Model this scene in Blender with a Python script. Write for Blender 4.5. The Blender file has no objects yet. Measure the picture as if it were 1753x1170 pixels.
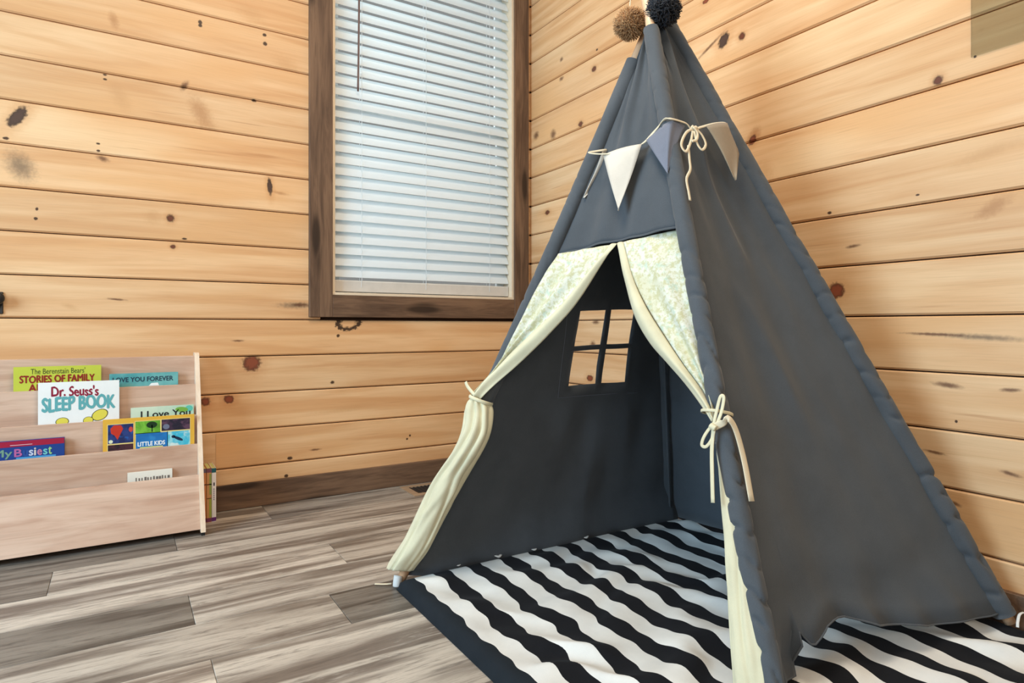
import bpy, bmesh, math, random
from mathutils import Vector, Matrix, noise

random.seed(7)
scene = bpy.context.scene
col = scene.collection
V3 = Vector

# ------------------------------------------------------------------ camera, world, lights
cam_data = bpy.data.cameras.new('camera')
cam_data.sensor_width = 36.0
cam_data.lens = 21.978
cam_data.shift_y = -0.0141
cam_data.clip_start = 0.05
cam = bpy.data.objects.new('camera', cam_data)
cam.location = (-1.7531, -2.6306, 0.7055)
cam.rotation_euler = (math.radians(90), 0, math.radians(-32.0))
col.objects.link(cam)
scene.camera = cam

world = bpy.data.worlds.new('world')
scene.world = world
world.use_nodes = True
bg = world.node_tree.nodes['Background']
bg.inputs[0].default_value = (1.0, 0.98, 0.95, 1)
bg.inputs[1].default_value = 0.26

def area_light(name, loc, target, sx, sy, power, color):
    d = bpy.data.lights.new(name, 'AREA')
    d.shape = 'RECTANGLE'; d.size = sx; d.size_y = sy
    d.energy = power; d.color = color
    o = bpy.data.objects.new(name, d)
    o.location = loc
    o.rotation_euler = (V3(target) - V3(loc)).to_track_quat('-Z', 'Y').to_euler()
    col.objects.link(o)
    return o

area_light('side_window_daylight', (-4.1, -1.6, 1.55), (-0.6, -1.3, 0.95), 1.5, 1.3, 125, (0.50, 0.76, 1.0))
area_light('window_daylight', (-0.9, 1.1, 1.9), (-0.55, 0.0, 1.5), 1.4, 1.6, 34, (0.90, 0.96, 1.0))
area_light('ceiling_lamp_light', (-1.35, -1.6, 2.7), (-1.0, -1.4, 0.0), 0.7, 0.7, 33, (1.0, 0.88, 0.72))
area_light('rear_room_light', (-2.4, -4.6, 1.9), (-1.0, -0.6, 0.7), 2.0, 1.4, 40, (1.0, 0.90, 0.78))

vs = scene.view_settings
vs.view_transform = 'Standard'
vs.look = 'None'
vs.exposure = 0.0
vs.gamma = 1.0
vs.use_curve_mapping = False

# ------------------------------------------------------------------ material helpers
def lin(r, g, b):
    f = lambda c: (c / 12.92 if c <= 0.04045 else ((c + 0.055) / 1.055) ** 2.4)
    return (f(r / 255), f(g / 255), f(b / 255), 1.0)

class MatB:
    def __init__(self, name):
        self.m = bpy.data.materials.new(name)
        self.m.use_nodes = True
        self.nt = self.m.node_tree
        self.b = self.nt.nodes['Principled BSDF']
        self.out = self.nt.nodes['Material Output']
    def n(self, t, **kw):
        x = self.nt.nodes.new(t)
        for k, v in kw.items():
            if k.startswith('i_'):
                key = k[2:]
                x.inputs[int(key) if key.isdigit() else key].default_value = v
            else:
                setattr(x, k, v)
        return x
    def l(self, a, b):
        self.nt.links.new(a, b)
    def mix(self, fac, a, b, blend='MIX'):
        x = self.n('ShaderNodeMix', data_type='RGBA', blend_type=blend)
        for s, v in ((x.inputs[0], fac), (x.inputs[6], a), (x.inputs[7], b)):
            if hasattr(v, 'is_output'):
                self.l(v, s)
            else:
                s.default_value = v
        return x.outputs[2]
    def math(self, op, a, b=0.0, clamp=False):
        x = self.n('ShaderNodeMath', operation=op, use_clamp=clamp)
        for s, v in ((x.inputs[0], a), (x.inputs[1], b)):
            if hasattr(v, 'is_output'):
                self.l(v, s)
            else:
                s.default_value = v
        return x.outputs[0]
    def mapr(self, v, a, b, c=0.0, d=1.0, smooth=True):
        x = self.n('ShaderNodeMapRange', interpolation_type='SMOOTHSTEP' if smooth else 'LINEAR')
        self.l(v, x.inputs[0])
        for i, k in enumerate((a, b, c, d)):
            x.inputs[i + 1].default_value = k
        return x.outputs[0]
    def mapping(self, vec, scale=(1, 1, 1), loc=(0, 0, 0), rot=(0, 0, 0), vt='POINT'):
        x = self.n('ShaderNodeMapping', vector_type=vt)
        self.l(vec, x.inputs[0])
        x.inputs['Location'].default_value = loc
        x.inputs['Rotation'].default_value = rot
        x.inputs['Scale'].default_value = scale
        return x.outputs[0]
    def noise(self, vec, scale, detail=3.0, rough=0.55, dist=0.0):
        x = self.n('ShaderNodeTexNoise')
        self.l(vec, x.inputs['Vector'])
        x.inputs['Scale'].default_value = scale
        x.inputs['Detail'].default_value = detail
        x.inputs['Roughness'].default_value = rough
        x.inputs['Distortion'].default_value = dist
        return x.outputs[0]
    def bump(self, h, strength=0.2, dist=0.002):
        x = self.n('ShaderNodeBump')
        x.inputs['Strength'].default_value = strength
        x.inputs['Distance'].default_value = dist
        self.l(h, x.inputs['Height'])
        self.l(x.outputs[0], self.b.inputs['Normal'])

def plain(name, c, rough=0.6, spec=0.3, metal=0.0, var=0.06, scale=30):
    k = MatB(name)
    co = k.n('ShaderNodeTexCoord').outputs['Object']
    nz = k.noise(co, scale, 3)
    d = tuple(x * (1 - var * 2) for x in c[:3]) + (1,)
    k.l(k.mix(nz, d, tuple(min(1, x * (1 + var)) for x in c[:3]) + (1,)), k.b.inputs['Base Color'])
    k.b.inputs['Roughness'].default_value = rough
    k.b.inputs['Specular IOR Level'].default_value = spec
    k.b.inputs['Metallic'].default_value = metal
    return k.m

def cloth(name, c, c2=None, rough=0.9, translucent=0.0, weave=900, var=0.12):
    k = MatB(name)
    co = k.n('ShaderNodeTexCoord').outputs['Object']
    big = k.noise(co, 9, 4, 0.6)
    c2 = c2 or tuple(x * (1 - var) for x in c[:3]) + (1,)
    colr = k.mix(k.mapr(big, 0.35, 0.7), c, c2)
    fine = k.noise(co, weave, 1)
    colr = k.mix(0.25, colr, k.mix(fine, (0.0, 0.0, 0.0, 1), (1, 1, 1, 1)), 'SOFT_LIGHT')
    k.l(colr, k.b.inputs['Base Color'])
    k.b.inputs['Roughness'].default_value = rough
    k.b.inputs['Specular IOR Level'].default_value = 0.15
    k.b.inputs['Sheen Weight'].default_value = 0.15
    k.bump(fine, 0.15, 0.0006)
    if translucent:
        t = k.n('ShaderNodeBsdfTranslucent')
        k.l(colr, t.inputs[0])
        ms = k.n('ShaderNodeMixShader')
        ms.inputs[0].default_value = translucent
        k.l(k.b.outputs[0], ms.inputs[1]); k.l(t.outputs[0], ms.inputs[2])
        k.l(ms.outputs[0], k.out.inputs[0])
    return k.m

# pine boards: grain along local x, height along local z; knots given in local coordinates
KNOT = {
    'd': ((0.045, 0.018, 0.008, 1), 0.95, 0.6, 1.15),
    'k': ((0.10, 0.028, 0.012, 1), 0.95, 0.55, 1.25),
    'r': ((0.17, 0.042, 0.018, 1), 0.95, 0.65, 1.1),
    'o': ((0.05, 0.026, 0.018, 1), 0.95, 0.65, 1.1),
    'b': ((0.13, 0.05, 0.022, 1), 0.85, 0.2, 1.3),
    's': ((0.42, 0.19, 0.07, 1), 0.65, 0.1, 1.3),
    't': ((0.55, 0.29, 0.12, 1), 0.45, 0.0, 1.4),
    'g': ((0.16, 0.105, 0.062, 1), 0.8, 0.0, 1.3),
    'n': ((0.03, 0.014, 0.008, 1), 0.95, 0.6, 1.1),
}
def pine(name, knots, seed):
    k = MatB(name)
    tc = k.n('ShaderNodeTexCoord').outputs['Object']
    off = (seed * 3.17 % 50, seed * 1.7 % 31, seed * 7.3 % 41)
    warp = k.noise(k.mapping(tc, (1.2, 1, 4), off), 1.0, 2)
    gr = k.noise(k.mapping(tc, (0.55, 1, 9), off), 2.2, 4, 0.55, 0.6)
    broad = k.noise(k.mapping(tc, (0.8, 1, 3.5), off[::-1]), 1.7, 2, 0.5, 0.4)
    fine = k.noise(k.mapping(tc, (3, 1, 160), off), 3.0, 2)
    base = k.mix(k.mapr(gr, 0.3, 0.72), lin(229, 187, 140), lin(208, 156, 106))
    base = k.mix(k.mapr(broad, 0.45, 0.75), base, lin(220, 169, 116))
    pale = k.mapr(warp, 0.52, 0.75)
    base = k.mix(k.math('MULTIPLY', pale, 0.5), base, lin(240, 211, 168))
    base = k.mix(k.math('MULTIPLY', k.mapr(fine, 0.45, 0.8), 0.16), base, lin(150, 100, 62))
    # a few thin resin streaks
    st = k.noise(k.mapping(tc, (1.1, 1, 30), off), 1.9, 3, 0.6, 0.3)
    base = k.mix(k.math('MULTIPLY', k.mapr(st, 0.66, 0.78), 0.45), base, lin(168, 112, 66))
    wob = k.noise(k.mapping(tc, (1, 1, 1), off), 90, 2)
    for (x, z, rx, rz, rot, t) in knots:
        c, strength, inner, outer = KNOT[t]
        q = k.mapping(tc, (rx, 1000, rz), (x, 0, z), (0, math.radians(rot), 0), 'TEXTURE')
        ln = k.n('ShaderNodeVectorMath', operation='LENGTH'); k.l(q, ln.inputs[0])
        r = k.math('ADD', ln.outputs['Value'], k.math('MULTIPLY', k.math('SUBTRACT', wob, 0.5), 0.8))
        if t in 'kro':      # halo of tan wood, dark rim, reddish middle
            base = k.mix(k.math('MULTIPLY', k.mapr(r, 2.4, 0.8), 0.35), base, lin(190, 128, 74))
            rim = k.mapr(r, outer, inner)
            base = k.mix(k.math('MULTIPLY', rim, strength), base, tuple(v * 0.45 for v in c[:3]) + (1,))
            mid = k.mapr(r, 0.85, 0.4)
            base = k.mix(k.math('MULTIPLY', mid, 0.8), base, tuple(min(1, v * (1.7 if t != 'd' else 1)) for v in c[:3]) + (1,))
        elif t == 'n':      # open black ring
            ring = k.math('MULTIPLY', k.mapr(r, 1.25, 1.0), k.mapr(r, 0.5, 0.85))
            base = k.mix(k.math('MULTIPLY', ring, 0.95), base, c)
        else:
            base = k.mix(k.math('MULTIPLY', k.mapr(r, outer, inner), strength), base, c)
    oi = k.n('ShaderNodeObjectInfo')
    base = k.mix(1.0, base, oi.outputs['Color'], 'MULTIPLY')
    k.l(base, k.b.inputs['Base Color'])
    k.b.inputs['Roughness'].default_value = 0.5
    k.b.inputs['Specular IOR Level'].default_value = 0.3
    k.bump(fine, 0.05, 0.001)
    return k.m

def stained(name, dark, light, axis='x'):
    k = MatB(name)
    tc = k.n('ShaderNodeTexCoord').outputs['Object']
    sc = (0.9, 9, 9) if axis == 'x' else (9, 9, 0.9)
    sf = (6, 120, 120) if axis == 'x' else (120, 120, 6)
    a = k.noise(k.mapping(tc, sc, (3, 1, 2)), 3.0, 4, 0.6, 0.7)
    f = k.noise(k.mapping(tc, sf), 1.6, 3)
    c = k.mix(k.mapr(a, 0.3, 0.72), light, dark)
    c = k.mix(k.math('MULTIPLY', k.mapr(f, 0.45, 0.75), 0.35), c, tuple(v * 0.5 for v in dark[:3]) + (1,))
    vo = k.n('ShaderNodeTexVoronoi', feature='F1')
    vs_ = (2.2, 7, 11) if axis == 'x' else (11, 7, 2.2)
    k.l(k.mapping(tc, vs_, (0.7, 0.3, 0.45)), vo.inputs['Vector']); vo.inputs['Scale'].default_value = 1.0
    kn = k.mapr(vo.outputs['Distance'], 0.26, 0.12)
    c = k.mix(k.math('MULTIPLY', kn, 0.85), c, tuple(v * 0.28 for v in dark[:3]) + (1,))
    k.l(c, k.b.inputs['Base Color'])
    k.b.inputs['Roughness'].default_value = 0.55
    k.b.inputs['Specular IOR Level'].default_value = 0.25
    k.bump(f, 0.12, 0.001)
    return k.m

def vinyl():
    k = MatB('vinyl_plank')
    tc = k.n('ShaderNodeTexCoord').outputs['Object']
    oi = k.n('ShaderNodeObjectInfo')
    cx = k.n('ShaderNodeCombineXYZ')
    k.l(k.math('MULTIPLY', oi.outputs['Random'], 40.0), cx.inputs[0])
    k.l(k.math('MULTIPLY', oi.outputs['Random'], 17.0), cx.inputs[1])
    va = k.n('ShaderNodeVectorMath', operation='ADD'); k.l(tc, va.inputs[0]); k.l(cx.outputs[0], va.inputs[1])
    p = va.outputs[0]
    band = k.noise(k.mapping(p, (0.55, 7.0, 1)), 1.9, 3, 0.5, 0.8)
    st = k.noise(k.mapping(p, (2.2, 26, 1)), 1.8, 6, 0.72, 0.9)
    fine = k.noise(k.mapping(p, (14, 170, 1)), 1.5, 4, 0.7)
    c = k.mix(k.mapr(band, 0.40, 0.62), lin(204, 193, 178), lin(122, 110, 99))
    c = k.mix(k.math('MULTIPLY', k.mapr(st, 0.5, 0.66), 0.65), c, lin(88, 79, 72))
    c = k.mix(k.math('MULTIPLY', k.mapr(st, 0.47, 0.3), 0.5), c, lin(216, 208, 196))
    c = k.mix(k.math('MULTIPLY', k.mapr(fine, 0.48, 0.7), 0.4), c, lin(84, 76, 70))
    c = k.mix(1.0, c, oi.outputs['Color'], 'MULTIPLY')
    c = k.mix(1.0, c, (0.93, 0.91, 0.89, 1), 'MULTIPLY')
    k.l(c, k.b.inputs['Base Color'])
    k.b.inputs['Roughness'].default_value = 0.42
    k.b.inputs['Specular IOR Level'].default_value = 0.4
    k.bump(fine, 0.08, 0.0008)
    return k.m

def birch(name, c1, c2, axis='x'):
    k = MatB(name)
    tc = k.n('ShaderNodeTexCoord').outputs['Object']
    sc = (0.9, 6, 7) if axis == 'x' else (6, 6, 0.9)
    sf = (5, 90, 110) if axis == 'x' else (110, 90, 5)
    a = k.noise(k.mapping(tc, sc, (2, 4, 7)), 2.6, 4, 0.55, 1.1)
    f = k.noise(k.mapping(tc, sf), 1.5, 3)
    c = k.mix(k.mapr(a, 0.32, 0.7), c1, c2)
    c = k.mix(k.math('MULTIPLY', k.mapr(f, 0.45, 0.75), 0.2), c, tuple(v * 0.6 for v in c2[:3]) + (1,))
    k.l(c, k.b.inputs['Base Color'])
    k.b.inputs['Roughness'].default_value = 0.45
    k.bump(f, 0.04, 0.001)
    return k.m

M = {}
M['groove'] = plain('groove_backing_board', lin(62, 38, 22), 0.8)  # dark brown backing board that shows between the planks
M['trim_x'] = stained('brown_stained_pine', lin(86, 64, 49), lin(126, 97, 74), 'x')
M['trim_z'] = stained('brown_stained_pine_upright', lin(86, 64, 49), lin(126, 97, 74), 'z')
M['floor'] = vinyl()
M['floor_base'] = plain('floor_seam', lin(70, 62, 55), 0.8)
M['liner'] = plain('cream_window_liner', lin(226, 205, 176), 0.5)
M['rail_white'] = plain('white_vinyl_sash', lin(225, 228, 228), 0.4)
M['birch'] = birch('birch_veneer', lin(214, 181, 156), lin(190, 150, 124))
M['birch_edge'] = birch('birch_edge', lin(240, 218, 192), lin(226, 196, 164), 'z')
M['fabric'] = cloth('charcoal_canvas', (0.076, 0.085, 0.094, 1))
M['fabric_in'] = cloth('charcoal_canvas_rear', (0.078, 0.086, 0.096, 1))
M['sleeve'] = cloth('charcoal_pole_sleeve', (0.084, 0.093, 0.102, 1))
M['cream'] = cloth('cream_cotton', lin(230, 221, 186), translucent=0.12)
M['tape'] = cloth('cream_tape', lin(222, 208, 178), var=0.1)
M['penn_cream'] = cloth('cream_pennant', lin(222, 212, 196), translucent=0.1)
M['penn_blue'] = cloth('blue_grey_pennant', lin(118, 122, 134))
M['penn_taupe'] = cloth('taupe_pennant', lin(150, 134, 112))
M['pole'] = birch('pole_pine', lin(228, 190, 152), lin(196, 150, 112), 'z')
M['rubber_white'] = plain('white_plastic', lin(222, 220, 214), 0.5)
M['black'] = plain('black_metal', (0.012, 0.012, 0.013, 1), 0.35, 0.5)
M['wand'] = plain('brown_wand', lin(104, 78, 70), 0.35)
M['stitch'] = plain('grey_thread', lin(104, 110, 122), 0.9)
M['pom_brown'] = cloth('tan_yarn', lin(204, 160, 112), lin(156, 116, 76), var=0.4)
M['pom_dark'] = cloth('charcoal_yarn', (0.03, 0.031, 0.037, 1), (0.012, 0.012, 0.015, 1))
M['vent_dark'] = plain('dark_grille', (0.03, 0.024, 0.02, 1), 0.5, 0.4)
M['vent_frame'] = stained('vent_frame_wood', lin(150, 122, 96), lin(176, 148, 118))
M['paper'] = plain('book_pages', lin(232, 224, 206), 0.9)

def curtain_print():
    k = MatB('speckled_curtain_print')
    tc = k.n('ShaderNodeTexCoord').outputs['Object']
    a = k.noise(tc, 95, 3, 0.7)
    b = k.noise(k.mapping(tc, (1, 1, 1), (5, 2, 9)), 42, 4, 0.7)
    c3 = k.noise(k.mapping(tc, (1, 1, 1), (1, 7, 3)), 14, 2)
    c = k.mix(k.mapr(a, 0.42, 0.62), lin(228, 226, 208), lin(204, 199, 158))
    c = k.mix(k.math('MULTIPLY', k.mapr(b, 0.52, 0.68), 0.7), c, lin(188, 208, 190))
    c = k.mix(k.math('MULTIPLY', k.mapr(c3, 0.5, 0.7), 0.5), c, lin(208, 202, 160))
    k.l(c, k.b.inputs['Base Color'])
    k.b.inputs['Roughness'].default_value = 0.9
    k.b.inputs['Specular IOR Level'].default_value = 0.1
    t = k.n('ShaderNodeBsdfTranslucent'); k.l(c, t.inputs[0])
    ms = k.n('ShaderNodeMixShader'); ms.inputs[0].default_value = 0.12
    k.l(k.b.outputs[0], ms.inputs[1]); k.l(t.outputs[0], ms.inputs[2]); k.l(ms.outputs[0], k.out.inputs[0])
    return k.m
M['print'] = curtain_print()

def slat_mat():
    k = MatB('white_blind_slat')
    k.b.inputs['Base Color'].default_value = lin(236, 240, 240)
    k.b.inputs['Roughness'].default_value = 0.4
    t = k.n('ShaderNodeBsdfTranslucent'); t.inputs[0].default_value = lin(226, 236, 240)
    ms = k.n('ShaderNodeMixShader'); ms.inputs[0].default_value = 0.3
    k.l(k.b.outputs[0], ms.inputs[1]); k.l(t.outputs[0], ms.inputs[2]); k.l(ms.outputs[0], k.out.inputs[0])
    return k.m
M['slat'] = slat_mat()
M['rail'] = plain('beige_blind_rail', lin(206, 200, 190), 0.45)

def thin_glass(name, tint):
    k = MatB(name)
    tr = k.n('ShaderNodeBsdfTransparent'); tr.inputs[0].default_value = tint
    gl = k.n('ShaderNodeBsdfGlossy'); gl.inputs['Roughness'].default_value = 0.05
    fr = k.n('ShaderNodeFresnel'); fr.inputs[0].default_value = 1.3
    ms = k.n('ShaderNodeMixShader')
    k.l(fr.outputs[0], ms.inputs[0]); k.l(tr.outputs[0], ms.inputs[1]); k.l(gl.outputs[0], ms.inputs[2])
    k.l(ms.outputs[0], k.out.inputs[0])
    return k.m
M['glass'] = thin_glass('window_glass', (0.95, 0.97, 0.97, 1))
M['grey_tint'] = thin_glass('grey_tinted_patch', (0.88, 0.895, 0.87, 1))

def mat_stripes():
    k = MatB('striped_play_mat')
    uv = k.n('ShaderNodeUVMap').outputs[0]
    s = k.n('ShaderNodeSeparateXYZ'); k.l(uv, s.inputs[0])
    x = s.outputs[0]; y = s.outputs[1]
    ph = k.math('FRACT', k.math('DIVIDE', k.math('ADD', x, 1.088), 0.1045))
    black = k.math('GREATER_THAN', ph, 0.515)
    bl = k.math('LESS_THAN', x, -1.088)
    br = k.math('GREATER_THAN', x, -0.085)
    bf = k.math('LESS_THAN', y, -2.23)
    m = k.math('MAXIMUM', k.math('MAXIMUM', black, bl), k.math('MAXIMUM', br, bf))
    tc = k.n('ShaderNodeTexCoord').outputs['Object']
    nz = k.noise(tc, 16, 4)
    fine = k.noise(tc, 700, 1)
    w = k.mix(nz, lin(234, 232, 224), lin(204, 203, 198))
    b = k.mix(nz, (0.006, 0.006, 0.007, 1), (0.013, 0.0135, 0.016, 1))
    bord = k.mix(nz, (0.009, 0.012, 0.015, 1), (0.018, 0.023, 0.028, 1))
    c = k.mix(m, w, k.mix(bl, b, bord))
    k.l(c, k.b.inputs['Base Color'])
    k.b.inputs['Roughness'].default_value = 0.92
    k.b.inputs['Specular IOR Level'].default_value = 0.12
    k.b.inputs['Sheen Weight'].default_value = 0.02
    k.bump(fine, 0.25, 0.001)
    return k.m
M['mat'] = mat_stripes()

# ------------------------------------------------------------------ object helpers
LOC = {}
def empty(name, loc, rot=0.0):
    o = bpy.data.objects.new(name, None)
    o.empty_display_size = 0.05
    o.location = loc; o.rotation_euler = (0, 0, rot)
    col.objects.link(o)
    return o

def tag(o, label=None, cat=None, group=None, kind=None):
    if label: o['label'] = label
    if cat: o['category'] = cat
    if group: o['group'] = group
    if kind: o['kind'] = kind
    return o

def link(name, me, parent=None, origin=None):
    o = bpy.data.objects.new(name, me)
    if origin is not None: o.location = origin
    if parent is not None: o.parent = parent
    col.objects.link(o)
    return o

def mesh(name, V, F, mat, parent=None, smooth=False, shift=None, uvs=None, origin=None):
    """shift: subtracted from world-space vertices (the thing's base)."""
    me = bpy.data.meshes.new(name)
    if shift is not None:
        V = [(v[0] - shift[0], v[1] - shift[1], v[2] - shift[2]) for v in V]
    me.from_pydata([tuple(v) for v in V], [], F)
    if uvs is not None:
        ul = me.uv_layers.new(name='UVMap')
        for lp in me.loops:
            ul.data[lp.index].uv = uvs[lp.vertex_index]
    bm = bmesh.new(); bm.from_mesh(me)
    bmesh.ops.recalc_face_normals(bm, faces=bm.faces)
    bm.to_mesh(me); bm.free()
    if smooth:
        for p in me.polygons: p.use_smooth = True
    if mat: me.materials.append(mat)
    return link(name, me, parent, origin)

def box_vf(x0, x1, y0, y1, z0, z1, bev=0.0):
    bm = bmesh.new()
    bmesh.ops.create_cube(bm, size=1.0, matrix=Matrix.Translation(((x0 + x1) / 2, (y0 + y1) / 2, (z0 + z1) / 2)) @ Matrix.Diagonal((x1 - x0, y1 - y0, z1 - z0, 1)))
    if bev:
        bmesh.ops.bevel(bm, geom=list(bm.edges), offset=bev, segments=1, affect='EDGES')
    bm.verts.index_update()
    V = [v.co.copy() for v in bm.verts]; F = [[v.index for v in f.verts] for f in bm.faces]
    bm.free()
    return V, F

def box(name, b, mat, parent=None, bev=0.0, shift=None, origin=None):
    V, F = box_vf(*b, bev)
    return mesh(name, V, F, mat, parent, shift=shift, origin=origin)

def join_vf(parts):
    V, F = [], []
    for v, f in parts:
        n = len(V)
        V += list(v); F += [[i + n for i in q] for q in f]
    return V, F

def prism(poly, a0, a1, axis):
    """extrude a 2D polygon; axis 'x' -> poly is (y,z); 'y' -> (x,z); 'z' -> (x,y)"""
    def mk(p, a):
        return {'x': (a, p[0], p[1]), 'y': (p[0], a, p[1]), 'z': (p[0], p[1], a)}[axis]
    n = len(poly)
    V = [mk(p, a0) for p in poly] + [mk(p, a1) for p in poly]
    F = [list(range(n)), list(range(n, 2 * n))] + [[i, (i + 1) % n, (i + 1) % n + n, i + n] for i in range(n)]
    return V, F

def catmull(pts, sub=6):
    if len(pts) < 3:
        return [V3(p) for p in pts]
    P = [V3(p) for p in pts]
    P = [P[0] * 2 - P[1]] + P + [P[-1] * 2 - P[-2]]
    out = []
    for i in range(1, len(P) - 2):
        p0, p1, p2, p3 = P[i - 1:i + 3]
        for k in range(sub):
            t = k / sub
            out.append(0.5 * ((2 * p1) + (p2 - p0) * t + (2 * p0 - 5 * p1 + 4 * p2 - p3) * t * t + (3 * p1 - p0 - 3 * p2 + p3) * t ** 3))
    out.append(P[-2])
    return out

def sweep_vf(pts, rw, rn, nref, segs=8, sub=6, taper=None):
    """elliptical tube; rw half-width across, rn half-thickness along nref"""
    C = catmull(pts, sub)
    n = len(C); V = []; F = []
    nref = V3(nref).normalized()
    for i, c in enumerate(C):
        T = (C[min(i + 1, n - 1)] - C[max(i - 1, 0)]).normalized()
        S = T.cross(nref)
        S = S.normalized() if S.length > 1e-4 else T.orthogonal().normalized()
        U = S.cross(T).normalized()
        f = taper(i / (n - 1)) if taper else 1.0
        for k in range(segs):
            a = 2 * math.pi * k / segs
            V.append(c + S * (math.cos(a) * rw * f) + U * (math.sin(a) * rn * f))
    for i in range(n - 1):
        for k in range(segs):
            F.append([i * segs + k, i * segs + (k + 1) % segs, (i + 1) * segs + (k + 1) % segs, (i + 1) * segs + k])
    F.append(list(range(segs))); F.append([(n - 1) * segs + k for k in range(segs)])
    return V, F

def grid_vf(rows, cols, fn, skip=None):
    V = [fn(i / (rows - 1), j / (cols - 1)) for i in range(rows) for j in range(cols)]
    F = []
    for i in range(rows - 1):
        for j in range(cols - 1):
            if skip and skip(i, j): continue
            F.append([i * cols + j, i * cols + j + 1, (i + 1) * cols + j + 1, (i + 1) * cols + j])
    return V, F

def solid(o, t, offset=0.0):
    m = o.modifiers.new('thickness', 'SOLIDIFY'); m.thickness = t; m.offset = offset
    return o

def sm(a, b, x):
    t = max(0.0, min(1.0, (x - a) / (b - a)))
    return t * t * (3 - 2 * t)

def interp(pts, t):
    """polyline of tuples at 0..1 by index, smoothed"""
    C = interp.cache.get(id(pts))
    if C is None:
        C = catmull([tuple(p) + (0,) if len(p) == 2 else p for p in pts], 10)
        interp.cache[id(pts)] = C; interp.keep.append(pts)
    x = t * (len(C) - 1); i = min(int(x), len(C) - 2)
    return C[i].lerp(C[i + 1], x - i)
interp.cache = {}; interp.keep = []

# ------------------------------------------------------------------ the floor
PITCH = 0.1445; Z0 = 0.73525
floor = box('floor', (-4.3, 0.06, -4.6, 0.06, -0.03, -0.004), M['floor_base'])
tag(floor, kind='structure')
plank_meshes = {}
def plank_mesh(L, W):
    key = (round(L, 3), round(W, 3))
    if key not in plank_meshes:
        b = 0.0012
        V = []
        for z, g in ((-0.006, 0.0004), (-b, 0.0004), (0, 0.0004 + b)):
            V += [(g, g, z), (L - g, g, z), (L - g, W - g, z), (g, W - g, z)]
        F = [[3, 2, 1, 0], [8, 9, 10, 11]]
        for r in (0, 4):
            F += [[r + i, r + (i + 1) % 4, r + 4 + (i + 1) % 4, r + 4 + i] for i in range(4)]
        me = bpy.data.meshes.new('floor_plank'); me.from_pydata(V, [], F); me.materials.append(M['floor'])
        plank_meshes[key] = me
    return plank_meshes[key]
RW = 0.1912; PL = 1.22
ends = [-1.283, -1.603, -1.92, -1.18, -1.604, -1.288, -1.592, -1.95, -1.05, -1.40, -1.72, -1.15, -1.5]
tone = {(0, 0): 1.0, (0, 1): 0.66, (1, 0): 0.42, (1, 1): 0.88, (2, 0): 0.5, (2, 1): 0.95, (3, 0): 1.12, (3, 1): 0.9,
        (4, 0): 0.43, (4, 1): 1.0, (5, 0): 0.9, (5, 1): 0.38, (6, 0): 1.25, (6, 1): 1.02, (7, 0): 1.05, (7, 1): 0.98}
for r in range(24):
    y1 = -0.02 - RW * r; y0 = y1 - RW
    e = ends[r] if r < len(ends) else -1.0 - random.random() * 1.2
    for k in (-3, -2, -1, 0, 1, 2):
        x0 = e + k * PL; x1 = x0 + PL
        x0 = max(x0, -4.28); x1 = min(x1, -0.002)
        if x1 - x0 < 0.03 or y0 < -4.6: continue
        o = link('floor_plank', plank_mesh(x1 - x0, RW), floor, (x0, y0, 0))
        t = tone.get((r, 0 if k < 0 else 1)) if k in (-1, 0) else None
        t = t or random.uniform(0.65, 1.1)
        warm = random.uniform(-0.015, 0.02)
        o.color = (t * (1 + warm), t, t * (1 - warm), 1)
box_strip = box('floor_plank', (-4.28, -0.002, -0.0196, 0.0, -0.006, -0.0008), M['floor'], floor)
box_strip.color = (0.9, 0.9, 0.9, 1)

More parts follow.
